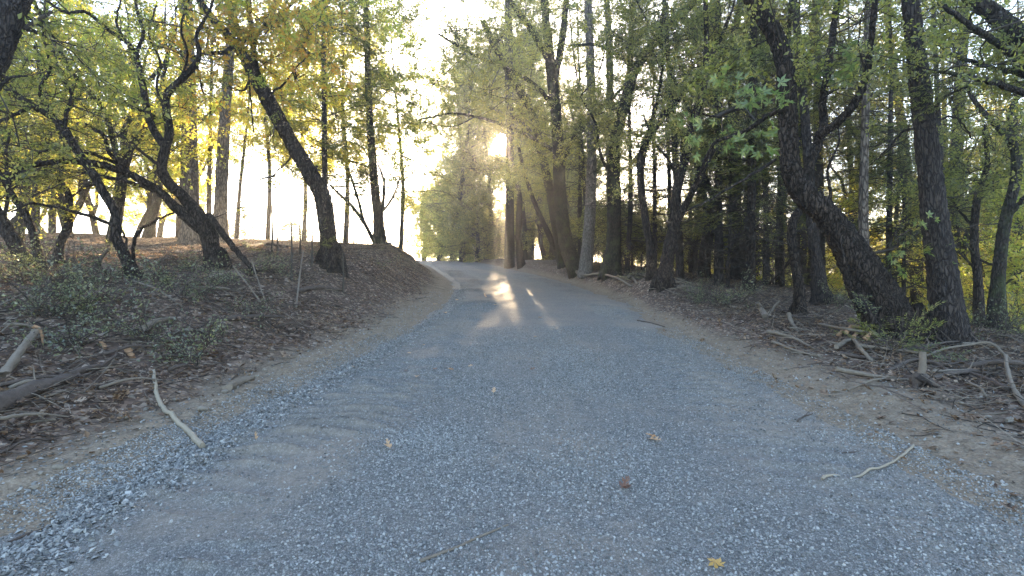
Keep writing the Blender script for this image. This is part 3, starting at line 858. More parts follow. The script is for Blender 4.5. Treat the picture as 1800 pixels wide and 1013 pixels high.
hero('madrone_tree', 'stout dark stem leaning in over the brush, farthest left on the bank', 'tree',
     [(52, 468, 22), (25, 425, 22), (6, 395, 22), (-20, 350, 20), (-50, 280, 18), (-60, 180, 16)],
     limbs=[([(6, 395), (14, 330), (10, 280), (16, 230), (8, 180)], 7, 3, 0, .4), ([(-20, 350), (0, 318), (30, 300), (60, 306)], 6, 3, 0, -.5)],
     fol=[('oak', 26, (.5, 1.2), 2.6, dict(per=4, sc=.8)), ('bare', 10, (.3, .8), 2.2, dict(per=3, sc=.7))], top=7)
hero('dead_snag', 'short dead snag poking up at an angle out of the bank brush', 'snag',
     [(160, 480, 8), (177, 456, 7), (193, 436, 4)], bark='dark_wood')
hero('oak_tree', 'rough oak trunk whose upper part crosses the top left corner of the view', 'tree',
     [(-190, 560, 70), (-120, 380, 60), (-60, 220, 54), (-22, 120, 50), (8, 50, 44), (40, -40, 40), (70, -130, 36)], bark='bark_fir',
     limbs=[([(8, 56), (30, 50), (52, 54), (76, 60)], 8, 3, 0, .2), ([(-22, 130), (0, 150), (20, 136), (48, 134)], 8, 3, 0, -.3)],
     clumps=[(60, 40, 6.4, (.8, .7, .6), 12, 'oak', .8), (15, 200, 6.6, (.5, .6, .6), 8, 'oak', .7)],
     fol=[('oak', 24, (.8, 1.9), 4.6, dict(per=5))], top=10, D=6.0)
hero('leaning_oak', 'big bare dark oak leaning left on the bank with golden leaves above its fork', 'tree',
     [(585, 472, 36), (578, 430, 30), (575, 400, 28), (566, 345, 28), (543, 302, 27), (512, 250, 24), (483, 197, 25), (457, 150, 24), (440, 118, 20), (425, 92, 18), (400, 62, 15), (370, 28, 13), (348, -5, 12), (320, -60, 10)],
     limbs=[([(450, 132), (446, 95), (445, 60), (438, 20), (442, -40)], 13, 7, 0, .6),
            ([(412, 78), (395, 92), (362, 94), (332, 102)], 9, 4, 0, -.5),
            ([(556, 318), (554, 302), (557, 292)], 7, 5, 0, -.2),
            ([(475, 180), (482, 160), (500, 148), (520, 120), (545, 95)], 5, 2, 0, -.8),
            ([(520, 262), (505, 285), (490, 298), (478, 315)], 4, 2, 0, -.6),
            ([(446, 70), (470, 40), (500, 20), (530, -10)], 6, 3, .3, -.8),
            ([(437, 112), (438, 150), (442, 185), (446, 232)], 4, 2, 0, -.5)],
     clumps=[(520, 130, 11, (.7, .7, .5), 12, 'lit', .8), (470, 45, 11, (1.0, .9, .7), 30, 'gold', .9), (415, 60, 11.2, (.6, .7, .7), 12, 'gold', .85), (395, 150, 11.4, (.5, .5, .5), 9, 'gold', .8), (545, 60, 10.6, (.9, .9, .6), 16, 'gold', .9), (600, 15, 10.6, (.8, .8, .5), 12, 'lit', .8), (362, 165, 12, (.35, .5, .3), 6, 'gold', .8), (480, 240, 11.3, (.25, .4, .25), 4, 'oak', .7), (440, 320, 11.4, (.4, .4, .35), 7, 'oak', .7), (420, 10, 12, (1.2, .9, .6), 18, 'lit', .9)],
     fol=[('gold', 34, (.7, 1.8), 6.2, dict(per=4))], top=11)
LAND += [(585, 'the leaning oak')]
hero('pine_tree', 'tall straight pine with thick grey plated bark behind the twisting madrone', 'tree',
     [(337, 425, 34), (336, 380, 28), (334, 300, 26), (332, 200, 24), (330, 100, 22), (328, 0, 20)], D=17.5, bark='bark_pine',
     fol=[('fir', 34, (1.2, 2.4), 8.5, dict(per=5, flat=True, droop=.1)), ('bare', 18, (.6, 1.5), 5, dict(per=3))], top=20, k=14)
hero('pine_tree', 'slightly leaning pale grey pine trunk between the twisting madrone and the leaning oak', 'tree',
     [(386, 420, 24), (388, 360, 21), (393, 250, 19), (398, 170, 17), (404, 100, 16), (412, 0, 14)], D=20, bark='bark_pine',
     fol=[('fir', 30, (1.2, 2.4), 10, dict(per=5, flat=True, droop=.1)), ('bare', 20, (.6, 1.8), 5.5, dict(per=3))], top=21, k=12)
LAND += [(335, 'the thick grey pine'), (390, 'the pale leaning pine')]
for i, (pts, lab) in enumerate([
    ([(367, 432, 8), (368, 300, 7), (371, 190, 5), (373, 60, 4)], 'thin straight stem seen between the two grey pines'),
    ([(415, 425, 7), (422, 330, 6), (433, 230, 4), (440, 150, 3)], 'thin bare sapling leaning right beside the pale leaning pine'),
    ([(269, 430, 8), (271, 370, 7), (273, 320, 5), (272, 250, 4)], 'small far fir stem against the glare under the arching limb')]):
    hero('young_fir', lab, 'tree', pts, D=24 + i, bark='bark_fir', fol=[('fir', 9, (.5, 1.1), 4.2, dict(per=4, flat=True, sc=.7)), ('bare', 10, (.4, .9), 4, dict(per=2))])
hero('fir_tree', 'slim dark fir rising straight up behind the leaning oak', 'tree',
     [(571, 450, 12), (571, 330, 10), (570, 200, 8.5), (569, 100, 8), (568, 0, 7)], D=19, bark='bark_fir',
     fol=[('fir', 90, (.9, 2.8), 4.8, dict(per=4, flat=True, droop=.1, sc=1.0)), ('lit', 24, (.8, 2), 5.5, dict(per=4, sc=.8)), ('bare', 26, (.8, 2), 3.4, dict(per=2))], top=15)
hero('fir_tree', 'sunlit fir with a mossy trunk at the end of the bank where the sky opens', 'tree',
     [(668, 436, 24), (665, 390, 19), (659, 330, 15), (652, 240, 13), (647, 140, 11), (643, 0, 9)], D=21, bark='bark_moss',
     limbs=[([(664, 440), (645, 400), (625, 370), (595, 340), (580, 325)], 8, 4, -.2, -.6), ([(640, 392), (628, 345), (610, 290), (600, 250)], 6, 3, -.3, .6),
            ([(667, 420), (673, 365), (675, 320), (665, 290)], 7, 4, -.2, -.5), ([(673, 372), (692, 345), (704, 312)], 5, 3, -.3, .6)],
     fol=[('fir', 110, (1.0, 3.2), 5.2, dict(per=5, flat=True, droop=.1, sc=1.0)), ('lit', 50, (.8, 2.4), 6, dict(per=5, sc=.95))], top=17, clumps=[(600, 60, 20, (1.6, 1.4, 1), 40, 'lit', 1.0), (690, 90, 21, (1.2, 1.2, 1), 26, 'lit', 1.0), (620, 180, 20, (1, 1, .6), 18, 'lit', .9)])
LAND += [(665, 'the mossy sunlit fir')]
hero('stump', 'small dark stump at the foot of the mossy sunlit fir', 'stump', [(682, 440, 13), (683, 432, 12), (683, 426, 11)], D=20.3, bark='dark_wood', flare=1.15)
for px, h, D, lab in ((487, 60, 12.5, 'bare upright sapling midway between the leaning pine and the leaning oak'), (548, 95, 11.2, 'straight bare sapling just left of the leaning oak base'), (478, 100, 14, 'tall wispy sapling with few twigs left of the leaning oak'), (527, 55, 13.5, 'short leafless whip standing on the bank crest left of the oak'), (603, 70, 10.5, 'thin dead whip just right of the leaning oak base'), (512, 130, 9.8, 'thin pale stalk standing in the litter below the leaning oak')):
    g0 = P(px, 500, D); yb = 506.5 - (tz(g0[0], D) - CAM_Z) / D * 900
    hero('sapling', lab, 'sapling', [(px, yb, 4), (px + 1, yb - h * .5, 3), (px - 1, yb - h, 1.6)], D=D, bark='twig', k=5, fol=[('bare', 5, (.15, .4), 0, dict(per=2, sc=.4, thick=.004))] + ([('fir', 6, (.2, .45), 0, dict(per=2, sc=.4, thick=.004, flat=True))] if px in (548, 478) else []))

# ---- far wall of trees that the sun shines through
for i, (px, D, w, top, z0, kd, lab) in enumerate([
    (745, 52, 7, 7, 3.5, 'lit', 'low sunlit oak leaning over the left end of the far bend'),
    (772, 50, 8, 10, 4, 'lit', 'ragged yellow-green oak at the left end of the far tree wall'),
    (796, 46, 9, 12, 4, 'lit', 'yellow-green hazy oak in the far tree wall, second from its left end'),
    (826, 50, 10, 24, 5, 'oak', 'tall hazy oak left of the low sun'),
    (846, 56, 11, 27, 6, 'fir', 'tall hazy fir just left of the low sun'),
    (864, 44, 8, 18, 4.5, 'oak', 'hazy slender oak right below the low sun'),
    (908, 52, 12, 27, 6, 'oak', 'tall hazy oak just right of the low sun'),
    (932, 46, 10, 24, 5, 'fir', 'hazy fir right of the short crooked oak stem'),
    (956, 54, 12, 27, 6, 'oak', 'tall hazy oak seen between the slanting stem and the forked live oak'),
    (858, 62, 10, 27, 6, 'oak', 'tall hazy oak at the left rim of the low sun glare'),
    (812, 43, 9, 22, 5, 'oak', 'hazy dark-leaved oak a little left of the sun, nearer than its neighbours'),
    (920, 40, 9, 24, 6, 'oak', 'hazy oak between the fir before the sun and the slanting stem'),
    (838, 42, 6, 9, 4, 'oak', 'low hazy understory oak on the outside of the bend')]):
    yb = 506.5 - (tz((px - 900) / 900 * D, D) - CAM_Z) / D * 900
    hero('oak_tree' if kd != 'fir' else 'fir_tree', lab, 'tree', [(px, yb, w * 1.3), (px + 2, yb - 50, w), (px - 3, yb - 110, w * .8)], D=D, bark='bark_moss',
         fol=[(kd, int(top * 7.5), (1.2, 3.6 if top > 15 else 2.4), z0 + 0.0, dict(per=6, sc=1.45, flat=kd == 'fir', thick=.03, bare=.15)), (kd, 30, (1.2, 3.0), 3.6, dict(per=4, sc=1.3))], top=top)
for px, D, w, top, z0, lab in ((607, 25, 7, 15, 6.5, 'slender yellow-green maple behind the gap, between leaning oak and mossy fir'), (533, 27, 6, 15, 7, 'slender yellow-green maple right behind the middle of the leaning oak trunk'), (704, 27, 6, 15, 8.5, 'slender maple with high yellow-green leaves just right of the mossy sunlit fir'), (470, 25, 6, 14, 7.5, 'slender yellow-green maple left of the leaning oak, crown above its fork')):
    yb = 506.5 - (tz((px - 900) / 900 * D, D) - CAM_Z) / D * 900
    hero('maple_tree', lab, 'tree', [(px, yb, w * 1.3), (px + 4, yb - 120, w), (px - 5, yb - 240, w * .8)], D=D, bark='bark_fir',
         fol=[('lit', 70, (1.0, 3.2), z0, dict(per=5, sc=1.15, thick=.014)), ('bare', 16, (.5, 1.4), 4.5, dict(per=2, thick=.008))], top=top)
# ---- beyond the bend, near the sun
hero('fir_tree', 'tall straight fir standing right in front of the low sun', 'tree',
     [(895, 472, 18), (896, 350, 15), (896, 200, 14), (894, 100, 15), (893, 0, 13)], bark='bark_fir',
     fol=[('fir', 60, (1.2, 3.2), 15.5, dict(per=4, flat=True, droop=.12, sc=1.2)), ('bare', 40, (.8, 2.2), 6, dict(per=2, sc=1.2))], top=26)
LAND += [(887, 'the fir before the sun')]
OAKS = dict(per=4, sc=.9)
hero('live_oak', 'large shaded live oak by the bend, forking into three upright limbs', 'tree',
     [(1017, 480, 34), (1003, 452, 28), (993, 420, 25), (986, 370, 23), (982, 296, 21), (979, 222, 19), (972, 150, 20), (965, 89, 17), (957, 0, 13), (950, -80, 11)],
     limbs=[([(972, 150), (985, 90), (993, 30), (1000, -60)], 14, 9, 0, .8), ([(968, 110), (950, 80), (928, 44), (898, 5), (860, -40)], 14, 8, 0, -1.5), ([(983, 300), (1005, 250), (1030, 215), (1058, 190), (1100, 150)], 10, 4, 0, -1.2), ([(975, 190), (940, 150), (890, 120), (830, 95), (770, 60)], 9, 4, 0, -1.0), ([(982, 270), (930, 240), (870, 215), (800, 200), (740, 210)], 8, 3, 0, .8)],
     bark='bark_moss', fol=[('oak', 120, (.8, 2.6), 5.6, OAKS)], top=14,
     clumps=[(800, 60, 14.5, (1.8, 1.2, .6), 46, 'oak', .85), (880, 70, 15.5, (1.2, 1.2, .8), 30, 'oak', .85), (760, 150, 15.5, (1.0, 1, .35), 15, 'oak', .8), (860, 160, 16, (1.4, 1, .45), 26, 'oak', .85), (740, 215, 17, (1.0, .8, .3), 12, 'oak', .8)])
LAND += [(1010, 'the forked live oak')]
hero('live_oak', 'leaning live oak trunk just behind the forked live oak, veiled by the sun glow', 'tree',
     [(990, 470, 19), (985, 444, 17), (968, 345, 16), (950, 257, 15), (934, 197, 13), (908, 150, 15), (880, 100, 12), (850, 40, 10)], bark='bark_moss',
     limbs=[([(955, 280), (930, 230), (900, 205), (860, 190)], 10, 4, 0, .7)],
     fol=[('oak', 60, (.9, 2.3), 5.8, OAKS)], top=13)
hero('live_oak', 'thin dark oak stem slanting left toward the sunlit road edge', 'tree',
     [(990, 468, 12), (963, 409, 10), (943, 365, 8), (926, 316, 7), (912, 260, 5)], fol=[('oak', 10, (.6, 1.4), 6, dict(per=3))])
hero('live_oak', 'short crooked oak stem just right of the fir before the sun', 'tree',
     [(917, 470, 15), (911, 419, 12), (913, 345, 10), (900, 310, 8), (890, 260, 6)], fol=[('oak', 22, (.8, 1.8), 7, dict(per=4))])
hero('pine_tree', 'smooth pale pine trunk at the road verge beside the forked live oak', 'tree',
     [(1028, 484, 26), (1031, 450, 22), (1037, 370, 19), (1040, 247, 17), (1038, 123, 15), (1034, 0, 13)], bark='bark_pale', k=14,
     fol=[('fir', 30, (1.2, 2.6), 11, dict(per=5, flat=True))], top=22)
LAND += [(1032, 'the pale pine')]
hero('pine_tree', 'pale grey trunk standing back behind the ivy-clad oak', 'tree',
     [(1082, 470, 15), (1078, 350, 14), (1073, 200, 13), (1070, 60, 12)], bark='bark_pale', fol=[('fir', 20, (1.2, 2.6), 11, dict(per=5, flat=True))], top=20)
hero('live_oak', 'leafy-stemmed oak whose long limb sweeps up to the upper right', 'tree',
     [(1072, 486, 30), (1078, 440, 27), (1079, 360, 24), (1078, 300, 22), (1083, 240, 20), (1099, 178, 20), (1117, 124, 17), (1158, 65, 15), (1195, 28, 13), (1230, -5, 11), (1290, -60, 9)],
     limbs=[([(1104, 165), (1107, 118), (1110, 50), (1111, -20)], 13, 8, 0, .7), ([(1079, 320), (1055, 270), (1048, 220), (1020, 170)], 7, 3, 0, -.8), ([(1117, 124), (1090, 100), (1050, 80), (1000, 80)], 8, 4, 0, -.6)],
     bark='bark_moss', fol=[('oak', 50, (.5, 1.6), 5.0, dict(per=5, sc=.85)), ('oak', 24, (.25, .5), 2.6, dict(per=3, sc=.5))], top=12,
     clumps=[(1070, 60, 15.5, (1.3, 1, .7), 36, 'oak', .85), (1160, 30, 15, (1.2, 1, .6), 34, 'oak', .85), (1085, 190, 15.3, (.9, .8, .8), 24, 'oak', .8)])
LAND += [(1078, 'the sweeping oak')]
hero('live_oak', 'slender oak with zigzag stem between the sweeping oak and the forked road oak', 'tree',
     [(1146, 490, 16), (1143, 440, 14), (1135, 390, 13), (1126, 321, 12), (1130, 262, 13), (1164, 207, 12), (1206, 158, 10), (1240, 120, 8), (1270, 60, 7)],
     limbs=[([(1128, 300), (1140, 230), (1155, 180), (1165, 110), (1160, 40)], 8, 4, 0, .6)],
     fol=[('oak', 30, (.5, 1.6), 5.0, OAKS)], top=10)
hero('live_oak', 'dark forked oak leaning right at the edge of the trees beside the dirt mound', 'tree',
     [(1166, 504, 27), (1172, 460, 23), (1180, 419, 21), (1186, 390, 20), (1190, 330, 16), (1205, 276, 15), (1219, 212, 14), (1234, 163, 12), (1242, 90, 9), (1240, 0, 7)],
     limbs=[([(1184, 400), (1205, 360), (1222, 328), (1239, 296), (1262, 250)], 14, 6, 0, -.8), ([(1192, 345), (1180, 290), (1150, 250), (1130, 200)], 6, 3, 0, .8), ([(1210, 345), (1232, 290), (1250, 262)], 6, 4, -.4, -.6)],
     fol=[('oak', 38, (.5, 1.6), 4.9, OAKS)], top=10,
     clumps=[(1215, 120, 14, (1.1, 1, .9), 22, 'oak', .8)])
LAND += [(1170, 'the forked oak by the mound')]
# ---- right-hand forest edge
for D, pts, lab, bk in [
    (15.5, [(1264, 498, 14), (1263, 380, 13), (1262, 200, 12), (1260, 0, 11)], 'straight dark fir first right of the forked oak by the mound', 'bark_fir'),
    (18, [(1297, 500, 20), (1294, 400, 19), (1290, 280, 18), (1288, 100, 15)], 'thick greyish fir trunk between two thin dark firs', 'bark_fir'),
    (14.5, [(1316, 515, 17), (1320, 400, 15), (1322, 250, 14), (1325, 0, 12)], 'straight black fir left of the great leaning maple crown', 'bark_dark'),
    (17, [(1347, 505, 9), (1346, 350, 8), (1343, 150, 7), (1341, 0, 6)], 'thin fir pole hidden mostly behind the great maple stem', 'bark_fir'),
    (16, [(1374, 512, 8), (1373, 400, 7), (1368, 260, 6), (1366, 120, 5)], 'slim crooked pole under the great maple limb', 'bark_dark'),
    (12.2, [(1446, 548, 26), (1437, 470, 20), (1428, 400, 18), (1418, 250, 15), (1407, 120, 13), (1395, 0, 11)], 'straight fir with bluish bark crossing behind the great maple', 'bark_fir'),
    (12, [(1522, 520, 17), (1518, 420, 16), (1518, 320, 14), (1521, 200, 12), (1524, 60, 10)], 'pale sunlit fir trunk between the great maple and the thick fir', 'bark_pine'),
    (16, [(1562, 500, 10), (1563, 380, 9), (1565, 250, 8), (1566, 120, 6)], 'thin dark fir pole left of the thick fir', 'bark_fir'),
    (14, [(1664, 540, 12), (1658, 380, 10), (1652, 250, 8), (1645, 120, 7)], 'thin fir pole close behind the thick fir', 'bark_fir')]:
    hero('fir_tree', lab, 'tree', pts, D=D, bark=bk, fol=[('fir', 24, (.8, 2.2), 6, dict(per=3, flat=True, droop=.12)), ('bare', 30, (.5, 1.6), 2.5, dict(per=2)), ('fir', 10, (.5, 1.3), 2.6, dict(per=3, flat=True, sc=.7))], top=18)
hero('bigleaf_maple', 'great dark maple leaning left from a massive base, its stem S-curved to the top', 'tree',
     [(1592, 600, 88), (1570, 570, 78), (1540, 515, 66), (1505, 458, 56), (1476, 412, 46), (1447, 374, 42), (1412, 342, 40), (1390, 300, 33), (1385, 247, 30), (1384, 190, 30), (1378, 110, 29), (1358, 55, 27), (1325, 5, 26), (1300, -60, 22)],
     limbs=[([(1412, 340), (1423, 292), (1437, 252), (1447, 222), (1447, 173), (1457, 113), (1466, 44), (1474, -10)], 19, 10, 0, .8),
            ([(1440, 238), (1476, 212), (1500, 184), (1520, 143), (1530, 89), (1538, 0), (1545, -50)], 16, 9, .1, -.8),
            ([(1363, 281), (1330, 303), (1299, 321), (1250, 350), (1200, 374)], 6, 3, -.1, -1.4),
            ([(1372, 190), (1340, 210), (1309, 232), (1264, 247), (1249, 262), (1230, 306), (1212, 345)], 9, 4, -.1, 1.5),
            ([(1384, 172), (1340, 180), (1300, 190), (1262, 205), (1235, 200)], 7, 3, -.1, -2.0),
            ([(1455, 385), (1460, 340), (1455, 300), (1475, 250), (1472, 220)], 6, 3, .1, .7),
            ([(1476, 412), (1480, 450), (1492, 500), (1510, 540)], 7, 9, -.5, -.3)],
     bark='bark_dark', k=16, rough=.2, flare=1.1,
     clumps=[(1262, 208, 6.3, (.35, .3, .12), 6, 'maple', .68), (1305, 192, 6.6, (.35, .3, .12), 5, 'maple', .68), (1580, 420, 7.5, (.22, .3, .1), 4, 'maple', .6)],
     fol=[('maple', 5, (.6, 1.6), 4.2, dict(per=2, bare=.3)), ('oak', 18, (.5, 1.6), 4.4, dict(per=4))], top=12)
LAND += [(1500, 'the great maple')]
hero('young_maple', 'curved secondary dark stem rising below the bend of the great maple', 'tree',
     [(1405, 520, 19), (1402, 490, 17), (1392, 429, 15), (1394, 390, 14), (1408, 368, 13), (1425, 345, 10)], D=10.6,
     fol=[('bare', 10, (.3, .8), 2.2, dict(per=2))], limbs=[([(1398, 440), (1380, 470), (1362, 488), (1352, 500)], 5, 3, 0, .3)])
hero('tree_snag', 'broken reddish trunk leaning left with a pale torn gash at its top', 'snag',
     [(1556, 612, 46), (1542, 575, 44), (1524, 535, 42), (1508, 502, 38), (1494, 484, 24), (1487, 474, 8)], D=7.9, bark='bark_dark', k=12, rough=.25)
hero('fir_tree', 'thick dark fir trunk leaning slightly left near the right end of the verge', 'tree',
     [(1674, 606, 58), (1664, 540, 50), (1656, 470, 44), (1645, 400, 40), (1636, 320, 36), (1622, 200, 32), (1610, 100, 29), (1598, -10, 26)], bark='bark_fir', k=16, flare=1.15,
     limbs=[([(1637, 205), (1650, 180), (1680, 160), (1712, 150)], 6, 3, 0, -.5), ([(1630, 225), (1590, 230), (1560, 262), (1530, 290)], 5, 2, 0, .4), ([(1640, 220), (1668, 205), (1690, 215), (1708, 245)], 4, 2, 0, .3)],
     fol=[('bare', 34, (.5, 1.5), 2.2, dict(per=2, thick=.01)), ('fir', 18, (.8, 2.0), 5.6, dict(per=4, flat=True))], top=17)
LAND += [(1650, 'the thick fir')]
hero('oak_tree', 'crooked dark oak right of the thick fir, forking high into two', 'tree',
     [(1752, 590, 26), (1755, 493, 20), (1766, 395, 17), (1784, 321, 15), (1786, 271, 15), (1776, 247, 14), (1752, 222, 9), (1717, 183, 7), (1697, 143, 5)], D=10,
     limbs=[([(1780, 252), (1776, 197), (1796, 165), (1815, 130)], 10, 6, 0, .6), ([(1768, 390), (1790, 360), (1812, 335)], 9, 6, 0, -.4), ([(1757, 470), (1720, 455), (1690, 420)], 5, 3, 0, .5)],
     bark='bark_moss', fol=[('oak', 26, (.5, 1.5), 3.6, dict(per=4, sc=.85)), ('bare', 12, (.4, 1), 2.2, dict(per=2))], top=9)
hero('oak_tree', 'slimmer oak stem between the thick fir and the crooked dark oak', 'tree',
     [(1722, 570, 15), (1719, 493, 13), (1712, 419, 12), (1718, 345, 11), (1735, 290, 8), (1730, 220, 6)], D=11.5,
     limbs=[([(1712, 400), (1690, 375), (1672, 350)], 5, 3, 0, .4)], fol=[('oak', 26, (.5, 1.5), 3.2, dict(per=4, sc=.85))])
hero('oak_tree', 'spreading oak beyond the right edge whose heavy limbs reach across the top corner', 'tree',
     [(2060, 640, 60), (2030, 450, 52), (1980, 280, 46), (1900, 170, 40), (1800, 79, 34), (1773, 49, 30), (1738, 18, 26), (1690, -22, 20)], D=6.6,
     limbs=[([(1850, 125), (1800, 113), (1758, 79), (1718, 54), (1686, 32), (1660, 10)], 16, 7, 0, -.7), ([(1900, 170), (1800, 131), (1748, 121), (1699, 106), (1664, 91), (1630, 64)], 12, 4, 0, .5), ([(1930, 210), (1800, 163), (1738, 143), (1699, 134), (1649, 126)], 14, 5, 0, -.4), ([(1718, 54), (1705, 38), (1712, 18)], 5, 3, -.3, -.5)],
     bark='bark_moss', fol=[('oak', 22, (.4, 1.2), 3.8, dict(per=4, sc=.75)), ('fir', 14, (.5, 1.2), 3.6, dict(per=3, sc=.7))], top=9,
     clumps=[(1760, 30, 6.4, (.5, .5, .3), 8, 'oak', .6)])
# ------------------------------------------------------------------ forest further back (copies of a few trees)
def bg_tree(kind, h, r):
    """returns [(part name, mesh)] standing at the origin"""
    parts = []; lines = []; mb = MB()
    if kind == 'fir':
        pts = wander((0, 0, -.4), (rng.normal(0, .03), rng.normal(0, .03), 1), h, 10, .02, (0, 0, .02))
        add_tube(mb, pts, np.linspace(r * 1.15, .02, 11), 8, 0, .1)
        parts.append(('trunk', mb.mesh('trunk', ['bark_fir'])))
        mb = MB()
        for z0, n, kd in ((h * .10, 50, 'bare'), (h * .42, 58, 'fir')):
            for i in range(n):
                t = rng.uniform(0, 1) ** (1.0 if kd == 'fir' else .9); z = z0 + (h * (.98 if kd == 'fir' else .5) - z0) * t
                c = np.array([np.interp(z, pts[:, 2], pts[:, q]) for q in (0, 1)] + [z]); th = rng.uniform(0, 6.28)
                ln = (h * .17 * (1 - (z / h) ** 1.3) + .4) * rng.uniform(.5, 1.1)
                w = wander(c, (math.cos(th), math.sin(th), rng.uniform(-.2, .25)), ln, 5, .1, (0, 0, -.04))
                add_tube(mb, w, np.linspace(.022, .004, 6), 3, 1)
                m = max(2, int(ln * 2.4)) if kd == 'fir' else 2
                tt = rng.uniform(.2, 1, m) * 5; jj = np.minimum(tt.astype(int), 4)
                pp = w[jj] + (w[jj + 1] - w[jj]) * (tt - jj)[:, None]
                dd = (w[-1] - w[0])[None] / ln + rng.normal(0, .35, (m, 3)) * [1, 1, .35]
                add_sprays(mb, kd, pp, dd, rng.uniform(.9, 1.4, m), True, 0 if kd == 'fir' else 1, 1)
        parts.append(('crown', mb.mesh('crown', ['fir_leaf', 'twig'])))
    else:
        nl = 4 if h > 6 else 3
        split = h * rng.uniform(.25, .4)
        pts = wander((0, 0, -.4), (rng.normal(0, .15), rng.normal(0, .1), 1), split + .4, 5, .08)
        add_tube(mb, pts, np.linspace(r * 1.2, r * .85, 6), 8, 0, .15)
        bk = 'bark_dark' if kind != 'lit' else 'bark_moss'
        parts.append(('trunk', mb.mesh('trunk', [bk]))); lines.append(pts[-2:])
        for i in range(nl):
            th = i * 6.28 / nl + rng.uniform(-.5, .5)
            st = pts[-1] if i < 2 else pts[-2]
            w = wander(st, (math.cos(th) * .6, math.sin(th) * .6, 1), h - split, 9, .2, (0, 0, .08))
            mb = MB(); add_tube(mb, w, np.linspace(r * .62, .015, 10), 6, 0, .15)
            parts.append(('limb', mb.mesh('limb', [bk]))); lines.append(w)
        mb = MB()
        branch_foliage(mb, lines, kind, int(5.2 * h), (.5, h * .2 + .4), split * .75, per=5, sc=1.1 if h > 6 else .9, bare=.12)
        parts.append(('crown', mb.mesh('crown', [LEAFM[kind], 'twig'])))
    return parts
BG = {'tall_fir': [bg_tree('fir', 24, .26) for _ in range(3)], 'slim_fir': [bg_tree('fir', 15, .11) for _ in range(3)],
      'small_fir': [bg_tree('fir', 5, .05) for _ in range(3)],
      'tall_oak': [bg_tree('oak', 17, .28) for _ in range(3)],
      'oak': [bg_tree('oak', 11, .2) for _ in range(4)], 'small_oak': [bg_tree('oak', 4.5, .06) for _ in range(3)],
      'lit': [bg_tree('lit', 10, .16) for _ in range(3)], 'small_lit': [bg_tree('lit', 4, .05) for _ in range(3)]}
WORDS = {'tall_fir': ('tall straight background fir', 'fir_tree'), 'slim_fir': ('slim background fir', 'fir_tree'), 'small_fir': ('young bushy fir', 'young_fir'), 'tall_oak': ('tall shaded background oak', 'oak_tree'), 'oak': ('dark background oak', 'oak_tree'), 'small_oak': ('small shaded understory oak', 'young_oak'), 'lit': ('yellow-green backlit maple', 'maple_tree'), 'small_lit': ('low yellow-green sunlit sapling', 'young_maple')}
placed = []; bgrec = []
def put_tree(kd, x, y, s=1.0, mind=1.0):
    for (a, b, m) in placed:
        if (a - x) ** 2 + (b - y) ** 2 < max(m, mind) ** 2: return False
    dl, dr = zone(x, y)
    if max(dl, dr) < 1.6: return False
    placed.append((x, y, mind)); bgrec.append([kd, x, y, s]); return True
def scatter(kinds, n, pxr, Dr, mind, sr=(.85, 1.15), pw=1.0):
    c = t = 0
    while c < n and t < n * 30:
        t += 1
        px = rng.uniform(*pxr); D = Dr[0] + (Dr[1] - Dr[0]) * rng.random() ** pw
        kd = kinds[rng.integers(0, len(kinds))]
        if put_tree(kd, (px - 900) / 900 * D, D, rng.uniform(*sr), mind): c += 1
# wall of trees beyond the bend: the road is in their shade
scatter(['tall_fir', 'tall_oak', 'tall_fir'], 16, (955, 1030), (46, 80), 2.2)
scatter(['oak'], 7, (955, 1010), (40, 60), 2.0)
scatter(['small_oak', 'small_fir', 'small_lit'], 34, (765, 990), (44, 60), 1.2, (.7, 1.0))
scatter(['small_fir', 'small_oak', 'small_lit'], 12, (700, 800), (40, 60), 1.5, (.7, 1.0))
scatter(['small_oak', 'small_lit', 'small_fir'], 16, (722, 815), (42, 52), .7, (.55, .9))
scatter(['small_oak', 'small_fir'], 26, (985, 1260), (19, 36), 1.0, (.5, .8))
scatter(['slim_fir'], 18, (990, 1330), (18, 32), .9, (.8, 1.0))
# right-hand forest
scatter(['tall_fir', 'slim_fir', 'slim_fir', 'slim_fir', 'oak'], 34, (960, 1880), (17, 33), 1.7)
scatter(['tall_fir', 'tall_oak', 'oak', 'lit'], 5, (1000, 1300), (44, 60), 2.5, (.8, 1.0))
scatter(['small_fir', 'small_oak', 'small_lit', 'small_lit'], 60, (1000, 1850), (15, 40), 1.3, (.8, 1.3))
scatter(['lit'], 30, (1050, 1880), (33, 54), 2.0)
# left of and beyond the bank
scatter(['lit', 'lit', 'lit', 'slim_fir'], 15, (-60, 330), (19, 32), 2.2)
scatter(['lit'], 5, (-60, 220), (13, 20), 2.0, (.7, .95))
scatter(['small_lit', 'small_fir'], 10, (-20, 700), (25, 34), 1.6, (.4, .7))
ORD = ['first', 'second', 'third', 'fourth', 'fifth', 'sixth', 'seventh', 'eighth', 'ninth', 'tenth', 'eleventh', 'twelfth', 'thirteenth', 'fourteenth', 'fifteenth', 'sixteenth', 'seventeenth', 'eighteenth', 'nineteenth', 'twentieth'] + ['twenty-' + w for w in ('first', 'second', 'third', 'fourth', 'fifth', 'sixth', 'seventh', 'eighth', 'ninth')] + ['thirtieth'] + ['thirty-' + w for w in ('first', 'second', 'third', 'fourth', 'fifth', 'sixth', 'seventh', 'eighth', 'ninth')]
LAND.sort()
def zone_of(px):
    lo = [l for l in LAND if l[0] <= px]; hi = [l for l in LAND if l[0] > px]
    if not lo: return 'left of ' + hi[0][1]
    if not hi: return 'right of ' + lo[-1][1]
    return 'between ' + lo[-1][1] + ' and ' + hi[0][1]
zz = {}
for r_ in bgrec:
    zz.setdefault((zone_of(900 + r_[1] / r_[2] * 900), r_[0]), []).append(r_)
